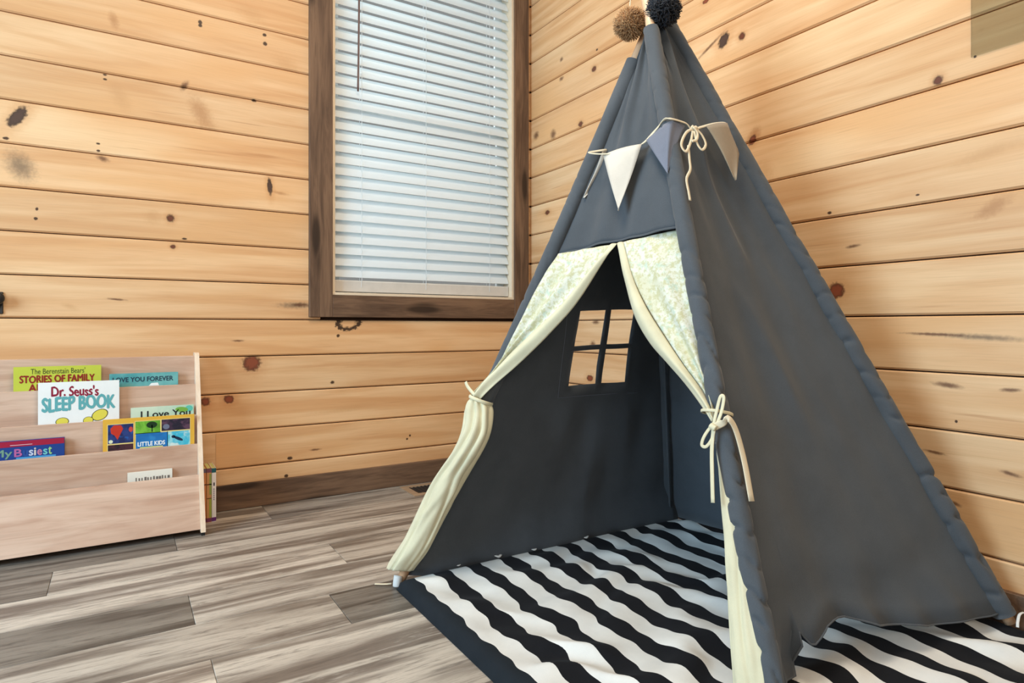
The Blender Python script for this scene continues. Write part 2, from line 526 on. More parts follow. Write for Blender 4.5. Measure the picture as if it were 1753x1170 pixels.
# ------------------------------------------------------------------ pine walls
KN = [('b',-2.046,1.404,0.0199,0.0466,35,'o'),('b',-1.500,1.860,0.0079,0.0088,0,'d'),('b',-1.500,1.847,0.0079,0.0066,0,'d'),('b',-1.270,1.868,0.0088,0.0070,0,'d'),('b',-1.268,1.834,0.0088,0.0093,0,'d'),('b',-1.553,1.608,0.0116,0.0240,30,'b'),('b',-1.496,1.514,0.0358,0.0752,-28,'s'),('b',-1.309,1.600,0.0108,0.0069,0,'d'),('b',-1.802,1.596,0.0069,0.0041,0,'d'),('b',-1.802,1.580,0.0069,0.0041,0,'d'),('b',-1.758,1.529,0.0282,0.0583,-25,'t'),('b',-1.822,1.350,0.0068,0.0041,0,'d'),('b',-1.822,1.325,0.0068,0.0041,0,'d'),('b',-1.809,1.299,0.0207,0.0103,15,'b'),('b',-2.038,1.241,0.0430,0.0583,-30,'g'),('b',-2.076,1.328,0.0090,0.0058,0,'d'),('b',-1.250,1.266,0.0111,0.0373,-5,'o'),('b',-1.210,1.245,0.0361,0.0071,5,'s'),('b',-1.599,1.108,0.0133,0.0151,0,'k'),('b',-1.655,1.107,0.0296,0.0299,0,'t'),('b',-1.994,1.103,0.0047,0.0059,0,'d'),('b',-1.997,1.071,0.0063,0.0059,0,'d'),('b',-1.591,1.003,0.0095,0.0087,0,'k'),('b',-1.553,1.036,0.0097,0.0044,0,'d'),('b',-1.776,1.795,0.0157,0.0332,-15,'s'),('b',-1.153,0.794,0.0785,0.0143,0,'g'),('b',-1.130,0.797,0.0373,0.0096,0,'b'),('b',-1.318,0.564,0.0366,0.0368,0,'r'),('b',-1.400,0.426,0.0208,0.0181,0,'r'),('b',-1.482,0.422,0.0180,0.0178,0,'r'),('b',-0.931,0.724,0.0505,0.0299,-8,'n'),('b',-0.976,0.669,0.0074,0.0074,0,'d'),('b',-1.000,0.473,0.0098,0.0074,0,'d'),('b',-1.173,0.173,0.0114,0.0071,0,'d'),('b',-1.187,0.103,0.0091,0.0071,0,'d'),('b',-0.665,0.203,0.0056,0.0052,0,'d'),('b',-0.651,0.217,0.0056,0.0053,0,'d'),('b',-1.367,0.652,0.0253,0.0046,0,'b'),('b',-1.767,0.804,0.0316,0.0042,5,'b'),('b',-1.903,0.776,0.0263,0.0101,20,'t'),('b',-1.320,1.936,0.0645,0.0322,15,'t'),('b',-1.187,1.770,0.0592,0.0331,15,'t'),('b',-0.948,0.359,0.1505,0.0149,-5,'t'),('r',0.514,0.727,0.0276,0.0102,0,'b'),('r',0.494,0.629,0.02,0.0179,0,'b'),('r',0.474,0.480,0.0243,0.0155,0,'r'),('r',0.772,0.683,0.02,0.0281,0,'r'),('b',-1.071,0.197,0.0239,0.0048,0,'b'),('r',1.196,1.690,0.0221,0.0301,35,'o'),('r',1.270,1.675,0.0139,0.0136,25,'k'),('r',1.136,1.691,0.0720,0.0062,-25,'b'),('r',1.860,1.331,0.0120,0.0133,0,'k'),('r',1.318,1.332,0.0222,0.0344,35,'s'),('r',1.311,1.318,0.0134,0.0191,40,'r'),('r',1.595,0.811,0.0261,0.0253,0,'r'),('r',1.978,0.990,0.0469,0.0194,-30,'s'),('r',1.574,1.039,0.0071,0.0051,0,'d'),('r',0.263,1.963,0.0138,0.0110,0,'b'),('r',0.263,1.873,0.0184,0.0110,0,'b'),('r',0.502,1.835,0.0159,0.0128,0,'k'),('r',0.522,1.912,0.0079,0.0051,0,'d'),('r',0.053,1.661,0.0259,0.0204,0,'b'),('r',0.197,1.629,0.0239,0.0252,0,'b'),('r',0.408,1.621,0.0169,0.0131,0,'k'),('r',0.149,1.262,0.0196,0.0113,0,'k'),('r',1.118,1.859,0.0156,0.0083,0,'r'),('r',1.954,0.681,0.1083,0.0084,3,'g'),('r',1.852,0.687,0.0808,0.0045,2,'b'),('r',1.881,0.560,0.0365,0.0073,5,'b'),('r',1.901,0.472,0.0038,0.0043,0,'d'),('r',2.012,0.364,0.0225,0.0054,10,'b'),('r',1.894,0.268,0.0206,0.0058,10,'b'),('r',1.852,0.387,0.0296,0.0045,5,'b'),('r',2.012,0.559,0.0225,0.0054,-3,'b'),('r',1.643,0.934,0.0233,0.0050,-5,'b'),('r',1.812,1.049,0.0056,0.0030,0,'d'),('r',1.966,1.122,0.0831,0.0167,-12,'t'),('r',1.359,1.209,0.0301,0.0413,-40,'t'),('r',1.941,1.361,0.0037,0.0042,0,'d'),('r',1.954,1.421,0.0072,0.0042,-8,'t'),('r',1.797,0.140,0.0428,0.0153,0,'t')]

def wall_plank(parent, u0, u1, zlo, zhi, wall, idx, seed, zbase):
    """board with chamfered long edges; local x along the wall, local -y into the room"""
    L = u1 - u0; H = zhi - zlo; g = 0.0019; c = 0.0050; d = 0.017
    sec = [(d, g), (c, g), (0.0, g + c), (0.0, H - g - c * 0.7), (c * 0.7, H - g), (d, H - g)]
    V = [(0.0003, y, z) for y, z in sec] + [(L - 0.0003, y, z) for y, z in sec]
    n = len(sec)
    F = [list(range(n)), list(range(n, 2 * n))] + [[i, (i + 1) % n, (i + 1) % n + n, i + n] for i in range(n)]
    kn = [(u - u0, z - zlo, rx, rz, rot, t) for (w, u, z, rx, rz, rot, t) in KN
          if w == wall and zlo - 0.5 * rz <= z <= zhi + 0.5 * rz and u0 - rx < u < u1 + rx]
    mat = pine('pine_board_%s_%d' % ('back' if wall == 'b' else 'right', seed), kn, seed)
    if wall == 'b':
        o = mesh('plank', V, F, mat, parent, origin=(u0, 0, zlo))
    else:
        # local x -> world -y, local -y (room side) -> world -x
        o = mesh('plank', V, F, mat, parent, origin=(0, -u0, zlo))
        o.rotation_euler = (0, 0, -math.pi / 2)
    t = random.uniform(0.93, 1.04); w = random.uniform(-0.02, 0.03)
    o.color = (t, t * (1 - w * 0.6), t * (1 - w * 1.6), 1)
    return o

WX0, WX1, WZ0, WZ1 = -0.998, -0.112, 0.846, 2.43          # window opening
parts = [box_vf(-4.3, WX0, 0.0165, 0.10, 0, 2.614), box_vf(WX1, 0.10, 0.0165, 0.10, 0, 2.614),
         box_vf(WX0, WX1, 0.0165, 0.10, 0, WZ0), box_vf(WX0, WX1, 0.0165, 0.10, WZ1, 2.614)]
wall_back = mesh('wall_back', *join_vf(parts), M['groove']); tag(wall_back, kind='structure')
wall_right = box('wall_right', (0.0165, 0.10, -4.6, 0.0165, 0, 2.614), M['groove']); tag(wall_right, kind='structure')
sd = 1
for k in range(-5, 13):
    zlo = max(Z0 + PITCH * k, 0.01); zhi = min(Z0 + PITCH * (k + 1), 2.614)
    segs = [(-4.3, -0.001)]
    if zhi > WZ0 + 0.01 and zlo < WZ1 - 0.01: segs = [(-4.3, -1.05), (-0.06, -0.001)]
    elif k == -4: segs = [(-4.3, -1.447), (-1.447, -0.001)]
    elif k == 6: segs = [(-4.3, -0.001)]
    for (a, b) in segs:
        wall_plank(wall_back, a, b, zlo, zhi, 'b', k, sd, 0); sd += 1
    wall_plank(wall_right, 0.0, 4.6, zlo, zhi, 'r', k, sd, 0); sd += 1

bb = box('baseboard_back', (-4.3, -0.0165, -0.016, 0.0, 0.0, 0.096), M['trim_x'], bev=0.0015); tag(bb, kind='structure')
bbr = box('baseboard_right', (-0.016, 0.0, -4.6, -0.0005, 0.0, 0.092), M['trim_x'], bev=0.0015); tag(bbr, kind='structure')

# ------------------------------------------------------------------ window with casing
win = empty('window_1', (-0.555, 0.0, 0.747)); tag(win, kind='structure')
ws = win.location
def wbox(name, b, mat, parent=win, bev=0.0): return box(name, b, mat, parent, bev, shift=ws)
wbox('casing', (-1.099, -1.004, -0.02, 0.0, 0.747, 2.52), M['trim_z'], bev=0.0015)
wbox('casing', (-0.106, -0.022, -0.02, 0.0, 0.747, 2.52), M['trim_z'], bev=0.0015)
wbox('casing', (-1.004, -0.106, -0.0195, 0.0, 0.747, 0.840), M['trim_x'], bev=0.0015)
wbox('casing', (-1.004, -0.106, -0.0195, 0.0, 2.425, 2.52), M['trim_x'], bev=0.0015)
wbox('jamb', (-1.0035, -0.992, -0.012, 0.098, 0.852, 2.425), M['liner'])
wbox('jamb', (-0.118, -0.1065, -0.012, 0.098, 0.852, 2.425), M['liner'])
wbox('sill', (-1.0035, -0.1065, -0.014, 0.098, 0.8405, 0.852), M['liner'], bev=0.001)
wbox('jamb', (-0.992, -0.118, -0.012, 0.098, 2.413, 2.425), M['liner'])
for (zl, zh, yy) in ((0.852, 1.68, 0.066), (1.64, 2.413, 0.083)):
    sv = [box_vf(-0.992, -0.952, yy, yy + 0.015, zl, zh), box_vf(-0.158, -0.118, yy, yy + 0.015, zl, zh),
          box_vf(-0.952, -0.158, yy, yy + 0.015, zl, zl + 0.04), box_vf(-0.952, -0.158, yy, yy + 0.015, zh - 0.04, zh)]
    s = mesh('sash', *join_vf(sv), M['rail_white'], win, shift=ws)
    mesh('glass_pane', *box_vf(-0.953, -0.157, yy + 0.005, yy + 0.009, zl + 0.039, zh - 0.039), M['glass'], s, shift=ws)

# ------------------------------------------------------------------ window blind
bl = empty('window_blind', (-0.555, 0.03, 0.86))
tag(bl, 'white horizontal slatted blind, closed, hanging in the brown framed window', 'blind')
bs = bl.location
XL, XR = -0.988, -0.121
def slat_vf():
    n = 7; ch = 0.062; tilt = math.radians(58)
    top, bot = [], []
    for i in range(n):
        s = (i / (n - 1) - 0.5) * ch
        crown = 0.0035 * (1 - (2 * i / (n - 1) - 1) ** 2)
        # room edge (s>0) down and towards the room
        y = -s * math.cos(tilt) - crown * math.sin(tilt)
        z = -s * math.sin(tilt) + crown * math.cos(tilt)
        top.append((y, z)); bot.append((y + 0.0018 * math.sin(tilt), z - 0.0018 * math.cos(tilt)))
    return prism(top + bot[::-1], XL - bs[0], XR - bs[0], 'x')
sv, sf = slat_vf()
sme = bpy.data.meshes.new('slat'); sme.from_pydata(sv, [], sf); sme.materials.append(M['slat'])
for i in range(30):
    zlow = 0.920 + 0.0484 * i
    o = link('slat', sme, bl, (0, 0, zlow + 0.0263 - bs[2]))
    if i == 14: o.rotation_euler = (math.radians(-4), 0, 0)
    else: o.rotation_euler = (math.radians(random.uniform(-1.5, 1.5)), 0, 0)
V, F = prism([(0.016, 0.858), (0.016, 0.902), (0.020, 0.907), (0.040, 0.907), (0.044, 0.902), (0.044, 0.858)], XL, XR, 'x')
mesh('bottom_rail', V, F, M['rail'], bl, shift=bs)
mesh('head_rail', *box_vf(XL, XR, 0.008, 0.052, 2.362, 2.412, 0.002), M['rail_white'], bl, shift=bs)
for x in (-0.868, -0.565, -0.228):
    pv = [sweep_vf([(x, 0.0155, 0.878), (x, 0.0155, 2.37)], 0.0012, 0.0009, (0, -1, 0), 5),
          sweep_vf([(x, 0.0465, 0.878), (x, 0.0465, 2.37)], 0.0012, 0.0009, (0, -1, 0), 5)]
    mesh('ladder_cord', *join_vf(pv), M['slat'], bl, shift=bs)
pv = [sweep_vf([(-0.889, 0.004, 1.722), (-0.886, 0.003, 1.95), (-0.882, 0.004, 2.37)], 0.0042, 0.0042, (0, -1, 0), 6)]
mesh('tilt_wand', *join_vf(pv), M['wand'], bl, smooth=True, shift=bs)

# ------------------------------------------------------------------ teepee tent
FL = V3((-1.1066, -1.0144, 0.0)); FB = V3((-0.085, -1.032, 0.0)); FR_ = V3((-0.052, -2.03, 0.032)); FF = V3((-0.773, -1.946, 0.032))
AL = V3((-0.5175, -1.3981, 1.5765)); AF = V3((-0.5653, -1.4095, 1.5585)); AR = V3((-0.4893, -1.3744, 1.5944)); AB = V3((-0.477, -1.3349, 1.6149))
APX = V3((-0.528, -1.391, 1.576))
tent = empty('teepee_tent', (-0.6, -1.5, 0.0))
tag(tent, 'charcoal grey canvas teepee tent with cream curtains standing in the room corner', 'tent')
ts = tent.location

PLN_L = V3((-1.119, -1.016, 0.0)); PLN_F = V3((-0.78, -1.96, 0.0)); PLN_B = V3((-0.085, -1.035, 0)); PLN_R = V3((-0.052, -2.03, 0))
def frame(P, Q):
    e1 = (Q - P).normalized(); n = e1.cross(APX - P).normalized(); e2 = n.cross(e1)
    return P, e1, e2, n
fLF = frame(PLN_L, PLN_F); fLB = frame(PLN_L, PLN_B); fFR = frame(PLN_F, PLN_R)
fLB_n = -fLB[3]
def P2(fr, u, v, off=0.0):
    return fr[0] + fr[1] * u + fr[2] * v + fr[3] * off

bowL = fLF[1] * 0.016; bowF = -fLF[1] * 0.008
def pole_pt(k, t):
    f, a, bw = {'L': (FL, AL, bowL), 'F': (FF, AF, bowF), 'R': (FR_, AR, V3((-0.004, 0, 0))), 'B': (FB, AB, V3((0, 0, 0)))}[k]
    return f.lerp(a, t) + bw * math.sin(math.pi * max(0, min(1, t)))

def ribbon(name, seqs, w, th, nref, mat, parent, shift):
    return mesh(name, *join_vf([sweep_vf(p, w, th, nref, 8, 6) for p in seqs]), mat, parent, smooth=True, shift=shift)
# poles
for k in 'LFRB':
    pts = [pole_pt(k, t / 12) for t in range(13)] + [pole_pt(k, 1.0) + (pole_pt(k, 1.0) - pole_pt(k, 0.95)) * 2.4]
    pts[0] = pts[0] + V3((0, 0, 0.006))
    V, F = sweep_vf(pts, 0.0125, 0.0125, (0, -1, 0), 12, 3)
    mesh('pole', V, F, M['pole'], tent, smooth=True, shift=ts)

# sleeves: baggy gathered tubes
def sleeve(k, t0, t1, r0, r1, wr, seed):
    n = 330; segs = 26
    V = []; F = []
    rnd = random.Random(seed)
    ph = [rnd.random() * 6.28 for _ in range(4)]
    for i in range(n):
        s = i / (n - 1); t = t0 + (t1 - t0) * s
        c = pole_pt(k, t); T = (pole_pt(k, t + 0.01) - pole_pt(k, t - 0.01)).normalized()
        S = T.cross(V3((0, -1, 0))).normalized(); U = S.cross(T).normalized()
        r = r0 + (r1 - r0) * s
        amt = wr * (1 - 0.72 * sm(0.25, 0.75, s))
        for j in range(segs):
            a = 2 * math.pi * j / segs
            q = noise.noise(V3((math.cos(a) * 1.2 + seed, math.sin(a) * 1.2, t * 16)))
            nq = noise.noise(V3((seed * 3.3, t * 10, math.cos(a) * 0.5)))
            h = math.pi * t * 27 + 0.9 * math.sin(a + ph[0]) + 0.5 * math.sin(2 * a + ph[1]) + 3.4 * nq
            cr = (1 - abs(math.sin(h))) ** 3
            st = max(0.0, 0.55 + 1.6 * noise.noise(V3((math.cos(a) + seed * 2.2, math.sin(a), t * 22))))
            w2 = noise.noise(V3((math.cos(a) * 1.1, math.sin(a) * 1.1 + seed * 5.7, t * 15 + 0.8 * math.sin(a + ph[2]))))
            rr = r * (1.03 + amt * (-1.15 * cr * st + 0.45 * w2) + 0.05 * q)
            rr = max(rr, 0.0145)
            V.append(c + S * math.cos(a) * rr + U * math.sin(a) * rr)
    for i in range(n - 1):
        for j in range(segs):
            F.append([i * segs + j, i * segs + (j + 1) % segs, (i + 1) * segs + (j + 1) % segs, (i + 1) * segs + j])
    return mesh('pole_sleeve', V, F, M['sleeve'], tent, smooth=True, shift=ts)
sleeve('F', 0.012, 0.952, 0.0200, 0.0205, 0.34, 1)
sleeve('R', 0.015, 0.972, 0.0235, 0.0210, 0.34, 2)
sleeve('L', 0.285, 0.905, 0.021, 0.021, 0.16, 3)
sleeve('B', 0.02, 0.93, 0.023, 0.021, 0.1, 4)

def panel_pt(ka, kb, s, t, bulge, nrm, pleat=0.0, seed=0.0):
    a = pole_pt(ka, t); b = pole_pt(kb, t)
    p = a.lerp(b, s)
    e = math.sin(math.pi * max(0.0, min(1.0, s)))
    d = bulge * e * math.sin(math.pi * min(1.0, max(0.0, t) * 0.9 + 0.1))
    d += pleat * e * (0.7 * math.sin(s * 15 + seed) + 0.5 * math.sin(s * 27 + 2 * seed)) * (0.25 + t)
    q = noise.noise(V3((s * 3.0 + seed, t * 4.0, seed * 1.3)))
    d += 0.010 * e * q
    # soft diagonal drag lines running out of the poles
    d += 0.0035 * e * math.sin(13 * t + 5 * s + 3 * q + seed)
    rg = noise.noise(V3((s * 2.2 + t * 5.0 + seed, t * 1.5 - s * 4.0, seed)))
    d += 0.007 * e * (1 - 2.5 * abs(rg))
    ed = max(0.0, 1 - min(s, 1 - s) / 0.16)
    d += 0.0035 * ed * min(1.0, min(s, 1 - s) / 0.04) * math.sin(t * 46 + (s * 18 if s < 0.5 else -s * 18) + 5 * q)
    return p + nrm * d

# outward normals
nLF = fLF[3]; nFR = fFR[3]
nLB = fLB[3] if fLB[3].dot(V3((0, 1, 0))) > 0 else -fLB[3]
nBR = V3((0.93, 0, 0.36)).normalized()

# right hand side panel (F-R), with its wavy lifted hem
HEM = [(0.0, 0.035), (0.03, 0.03), (0.094, 0.03), (0.097, 0.055), (0.102, 0.108), (0.123, 0.082), (0.134, 0.080), (0.15, 0.088), (0.178, 0.104), (0.206, 0.109),
       (0.228, 0.111), (0.25, 0.109), (0.287, 0.094), (0.324, 0.078), (0.403, 0.066), (0.473, 0.049), (0.595, 0.037), (0.682, 0.03), (0.731, 0.03)]
def hem_v(u):
    for (a, va), (b, vb) in zip(HEM, HEM[1:]):
        if u <= b: return va + (vb - va) * max(0, (u - a) / (b - a))
    return HEM[-1][1]
us = sorted(set([h[0] / 0.731 for h in HEM] + [i / 44 for i in range(45)]))
rowsn = 60
V = []; F = []
for i in range(rowsn):
    for s in us:
        hv = hem_v(s * 0.731) / 1.683
        f = i / (rowsn - 1)
        t = hv + (0.966 - hv) * f ** 0.9
        p = panel_pt('F', 'R', s, t, -0.018, nFR, 0.008, 1.0)
        low = 1 - sm(0.0, 0.11, t)
        w = 0.012 * low * math.sin(s * 34) * math.sin(math.pi * s)
        ww = -0.016 * (1 - sm(0.0, 0.045, abs(t - 0.088 - 0.012 * math.sin(s * 9)))) * max(0, math.sin(math.pi * s)) ** 0.5
        kick = 0.0
        u = s * 0.731
        if u < 0.0975: kick = -0.03 * (1 - sm(0.05, 0.075, t)) * sm(0.03, 0.06, u)
        p = p + nFR * (w + ww + kick)
        V.append(p)
nc = len(us)
for i in range(rowsn - 1):
    for j in range(nc - 1):
        F.append([i * nc + j, i * nc + j + 1, (i + 1) * nc + j + 1, (i + 1) * nc + j])
solid(mesh('side_panel', V, F, M['fabric'], tent, smooth=True, shift=ts), 0.0016)
# piped hem edge
hv = [V[j] for j in range(1, nc - 1)]
mesh('hem', *sweep_vf(hv, 0.002, 0.002, nFR, 6, 1), M['sleeve'], tent, smooth=True, shift=ts)

# upper door panel (L-F)
TOPV = [(0.364, 0.934), (0.449, 0.939), (0.536, 0.947), (0.627, 0.959), (0.703, 0.969)]
def f_front(i, s):
    v = (0.930 + 0.042 * s + 0.004 * math.sin(math.pi * s)) / 1.634
    t = v + (0.955 - v) * i
    return panel_pt('L', 'F', s, t, -0.012, nLF, 0.008, 2.0)
V, F = grid_vf(44, 50, f_front)
solid(mesh('door_header', V, F, M['fabric'], tent, smooth=True, shift=ts), 0.0016)
mesh('hem', *sweep_vf([f_front(0.0, j / 30) + nLF * 0.002 for j in range(31)], 0.003, 0.0012, nLF, 6, 1), M['fabric'], tent, smooth=True, shift=ts)

# rear-left panel with the four-pane opening
wu = (0.507, 0.615, 0.640, 0.733); wv = (0.532, 0.640, 0.655, 0.7625)
VA = 1.618
def lbu(p): return (p - fLB[0]).dot(fLB[1])
def col_u(c, v):
    """c: column in 0..5 breakpoints (pole L, w0, w1, w2, w3, pole B), fractional allowed"""
    t = v / VA
    uL = lbu(pole_pt('L', t)); uB = lbu(pole_pt('B', t))
    vv = min(max(v, wv[0]), wv[3]); tt = vv / VA
    a = lbu(pole_pt('L', tt)); b = lbu(pole_pt('B', tt))
    fr = [0.0] + [(w - a) / (b - a) for w in wu] + [1.0]
    i = min(int(c), 4); f = fr[i] + (fr[i + 1] - fr[i]) * (c - i)
    return f
cb = [i / 12 for i in range(12)] + [1 + i / 3 for i in range(3)] + [2, 2.5] + [3 + i / 3 for i in range(3)] + [4 + i / 10 for i in range(11)]
vb = [0.0 + wv[0] * i / 16 for i in range(16)] + [wv[0] + (wv[1] - wv[0]) * i / 4 for i in range(4)] + [wv[1], (wv[1] + wv[2]) / 2] + \
     [wv[2] + (wv[3] - wv[2]) * i / 4 for i in range(4)] + [wv[3] + (1.50 - wv[3]) * i / 22 for i in range(23)]
V = []; F = []
for v in vb:
    for c in cb:
        s = col_u(c, v); t = v / VA
        fold = 0.010 * sm(0.0, 0.2, v) * (1 - sm(0.40, 0.54, v)) * math.sin(math.pi * s) * (math.sin(s * 21 + 1.5 * math.sin(v * 9)) + 0.7 * math.sin(s * 37 - v * 6))
        base = 0.022 if v < 0.02 else 0.0
        tt = max(t, 0.019)
        if v < 0.3: tt = 0.019 + (t) * (0.3 / VA - 0.019) / (0.3 / VA)
        V.append(panel_pt('L', 'B', s, tt, 0.012, nLB, 0.003, 4.0) - nLB * (fold + 0.042 * (1 - sm(0.015, 0.11, tt)) * min(1.0, s * 12)) + V3((0, 0, -0.004 * (1 - sm(0.015, 0.06, tt)))))
nc2 = len(cb)
for i in range(len(vb) - 1):
    vm = (vb[i] + vb[i + 1]) / 2
    for j in range(nc2 - 1):
        cm = (cb[j] + cb[j + 1]) / 2
        hole = (1 < cm < 2 or 3 < cm < 4) and (wv[0] < vm < wv[1] or wv[2] < vm < wv[3])
        if not hole:
            F.append([i * nc2 + j, i * nc2 + j + 1, (i + 1) * nc2 + j + 1, (i + 1) * nc2 + j])
solid(mesh('rear_panel', V, F, M['fabric_in'], tent, smooth=True, shift=ts), 0.0016)
def lbp(u, v, off):
    t = v / VA; a = lbu(pole_pt('L', t)); b = lbu(pole_pt('B', t))
    return panel_pt('L', 'B', (u - a) / (b - a), t, 0.012, nLB, 0.003, 4.0) - nLB * off
pts = [lbp(u, v, 0.002) for u, v in [(0.455, 0.80), (0.459, 0.70), (0.463, 0.60), (0.468, 0.50)]]
pts2 = [lbp(u, v, 0.002) for u, v in [(0.468, 0.50), (0.57, 0.497), (0.68, 0.497), (0.79, 0.494)]]
mesh('stitching', *join_vf([sweep_vf(pts, 0.0009, 0.0007, nLB, 4), sweep_vf(pts2, 0.0009, 0.0007, nLB, 4)]), M['stitch'], tent, shift=ts)

for u in (0.17, 0.30, 0.42, 0.62):
    p = lbp(u, 0.004, 0.0) - nLB * 0.046
    p.z = 0.036
    ribbon('hem_loop', [[p + V3((-0.010, 0.004, 0.004)), p + V3((0, -0.004, 0.0)), p + V3((0.011, 0.002, 0.003))]], 0.004, 0.001, (0, -0.5, 1), M['rubber_white'], tent, ts)
# rear-right panel (B-R)
def f_br(i, s):
    t = 0.022 + (0.93 - 0.022) * i
    return panel_pt('B', 'R', s, t, 0.0, nBR, 0.003, 6.0) + V3((-0.004, 0, 0))
V, F = grid_vf(36, 34, f_br)
solid(mesh('rear_panel', V, F, M['fabric_in'], tent, smooth=True, shift=ts), 0.0016)
# seam along the back pole, seen from inside
mesh('seam', *sweep_vf([pole_pt('B', t / 20) + V3((-0.026, -0.026, 0)) for t in [0.4] + list(range(1, 17))], 0.004, 0.004, (0, -1, 0), 6, 2), M['sleeve'], tent, smooth=True, shift=ts)

# ---- curtains
L_outer = [(0.372, 0.933), (0.322, 0.824), (0.276, 0.711), (0.226, 0.598), (0.176, 0.522)]
L_band = [(0.527, 0.945), (0.478, 0.865), (0.413, 0.782), (0.335, 0.709), (0.269, 0.647), (0.217, 0.589), (0.188, 0.530)]
L_inner = [(0.545, 0.947), (0.516, 0.894), (0.456, 0.789), (0.390, 0.712), (0.327, 0.649), (0.262, 0.587), (0.212, 0.526)]
R_outer = [(0.708, 0.968), (0.750, 0.836), (0.781, 0.727), (0.811, 0.625), (0.842, 0.535)]
R_band = [(0.562, 0.949), (0.611, 0.843), (0.656, 0.770), (0.710, 0.700), (0.757, 0.642), (0.795, 0.599), (0.824, 0.561), (0.844, 0.528)]
R_inner = [(0.545, 0.947), (0.585, 0.844), (0.623, 0.756), (0.668, 0.693), (0.716, 0.647), (0.762, 0.604), (0.812, 0.551), (0.838, 0.522)]
def curtain(outer, band, inner, seed, parent):
    def fo(i, s):
        a = interp(outer, i); b = interp(band, i)
        p = a.lerp(b, s)
        fold = (0.006 + 0.006 * i) * math.sin(s * 11 + seed + 2.5 * i) * math.sin(math.pi * min(1, s + 0.05)) * sm(0, 0.2, i)
        q = 0.004 * noise.noise(V3((s * 4, i * 5, seed)))
        pinch = 0.012 + 0.014 * sm(0.75, 1.0, i)
        return P2(fLF, p.x, p.y, pinch + fold + q - 0.008 * (1 - sm(0, 0.12, i)))
    V, F = grid_vf(44, 26, fo)
    c = mesh('curtain', V, F, M['print'], parent, smooth=True, shift=ts)
    solid(c, 0.0012)
    def fb(i, s):
        a = interp(band, i); b = interp(inner, i)
        p = a.lerp(b, s)
        rise = 0.016 * math.sin(math.pi * (0.12 + 0.88 * s)) * (0.3 + 0.7 * sm(0, 0.3, i))
        fold = 0.004 * math.sin(s * 8 + 5 * i + seed) * sm(0.4, 1, i)
        pinch = 0.011 + 0.014 * sm(0.75, 1.0, i)
        return P2(fLF, p.x, p.y, pinch + rise + fold - 0.008 * (1 - sm(0, 0.12, i)))
    V, F = grid_vf(44, 14, fb)
    h = mesh('curtain_lining', V, F, M['cream'], c, smooth=True, shift=None)
    # sub-part of the curtain: vertices relative to the tent base as well
    for vtx in h.data.vertices: vtx.co = vtx.co - ts
    solid(h, 0.0012)
    return c
cL = curtain(L_outer, L_band, L_inner, 0.5, tent)
cR = curtain(R_outer, R_band, R_inner, 2.1, tent)

def bundle(left, right, depth, off, seed, parent, gathers):
    n = 90; segs = 72; V = []; F = []
    for i in range(n):
        t = i / (n - 1)
        a = interp(left, t); b = interp(right, t)
        c = a.lerp(b, 0.5); hw = (b - a).length / 2
        dv = (b - a).normalized()
        for j in range(segs):
            an = 2 * math.pi * j / segs
            q = noise.noise(V3((math.cos(an) * 1.3 + seed, math.sin(an) * 1.3, t * 2.4)))
            g = 0.90 + 0.42 * (abs(math.sin(gathers * 0.5 * an + seed + 1.2 * t + 2.2 * q)) - 0.45) * (0.55 + 0.45 * (1 - t)) + 0.16 * noise.noise(V3((math.cos(an) * 2.5, math.sin(an) * 2.5 + seed, t * 7)))
            x = math.cos(an); y = math.sin(an)
            d = depth * (0.55 + 0.45 * min(1.0, hw / 0.03))
            p = c + dv * (x * hw * (1.04 + 0.5 * (g - 1)))
            V.append(P2(fLF, p.x, p.y, off + y * d * g))
    for i in range(n - 1):
        for j in range(segs):
            F.append([i * segs + j, i * segs + (j + 1) % segs, (i + 1) * segs + (j + 1) % segs, (i + 1) * segs + j])
    F.append(list(range(segs))); F.append([(n - 1) * segs + j for j in range(segs)])
    o = mesh('gathered_end', V, F, M['cream'], parent, smooth=True, shift=ts)
    return o
bL = [(0.174, 0.527), (0.156, 0.497), (0.157, 0.442), (0.124, 0.360), (0.080, 0.283), (0.046, 0.2), (0.012, 0.123), (-0.02, 0.06), (-0.026, 0.040)]
bR = [(0.220, 0.522), (0.234, 0.495), (0.236, 0.441), (0.213, 0.385), (0.178, 0.319), (0.159, 0.271), (0.135, 0.222), (0.092, 0.117), (0.046, 0.048)]
bundle(bL, bR, 0.036, 0.006, 0.3, cL, 7)
cl_ = [(0.834, 0.515), (0.848, 0.446), (0.861, 0.380), (0.874, 0.309), (0.885, 0.241), (0.898, 0.161), (0.907, 0.103), (0.917, 0.050), (0.920, 0.036)]
cr_ = [(0.853, 0.515), (0.875, 0.449), (0.895, 0.384), (0.914, 0.316), (0.934, 0.252), (0.951, 0.174), (0.965, 0.119), (0.976, 0.060), (0.98, 0.042)]
gR = bundle(cl_, cr_, 0.014, 0.006, 1.7, cR, 5)

lf = lambda L, off=0.05: [P2(fLF, u, v, off) for u, v in L]
fr = lambda L, off=0.034: [P2(fFR, u, v, off) for u, v in L]
# left tie: wrapped band, one end sticking out
wrapc = P2(fLF, 0.199, 0.524, 0.012)
ring = []
for i in range(17):
    a = 2 * math.pi * i / 16
    ring.append(wrapc + fLF[1] * (math.cos(a) * 0.031) + fLF[2] * (math.cos(a) * -0.008) + fLF[3] * (math.sin(a) * 0.034))
ribbon('tie', [ring, lf([(0.158, 0.566), (0.166, 0.556), (0.180, 0.545), (0.198, 0.533)], 0.04)], 0.0048, 0.0018, nLF, M['cream'], cL, ts)
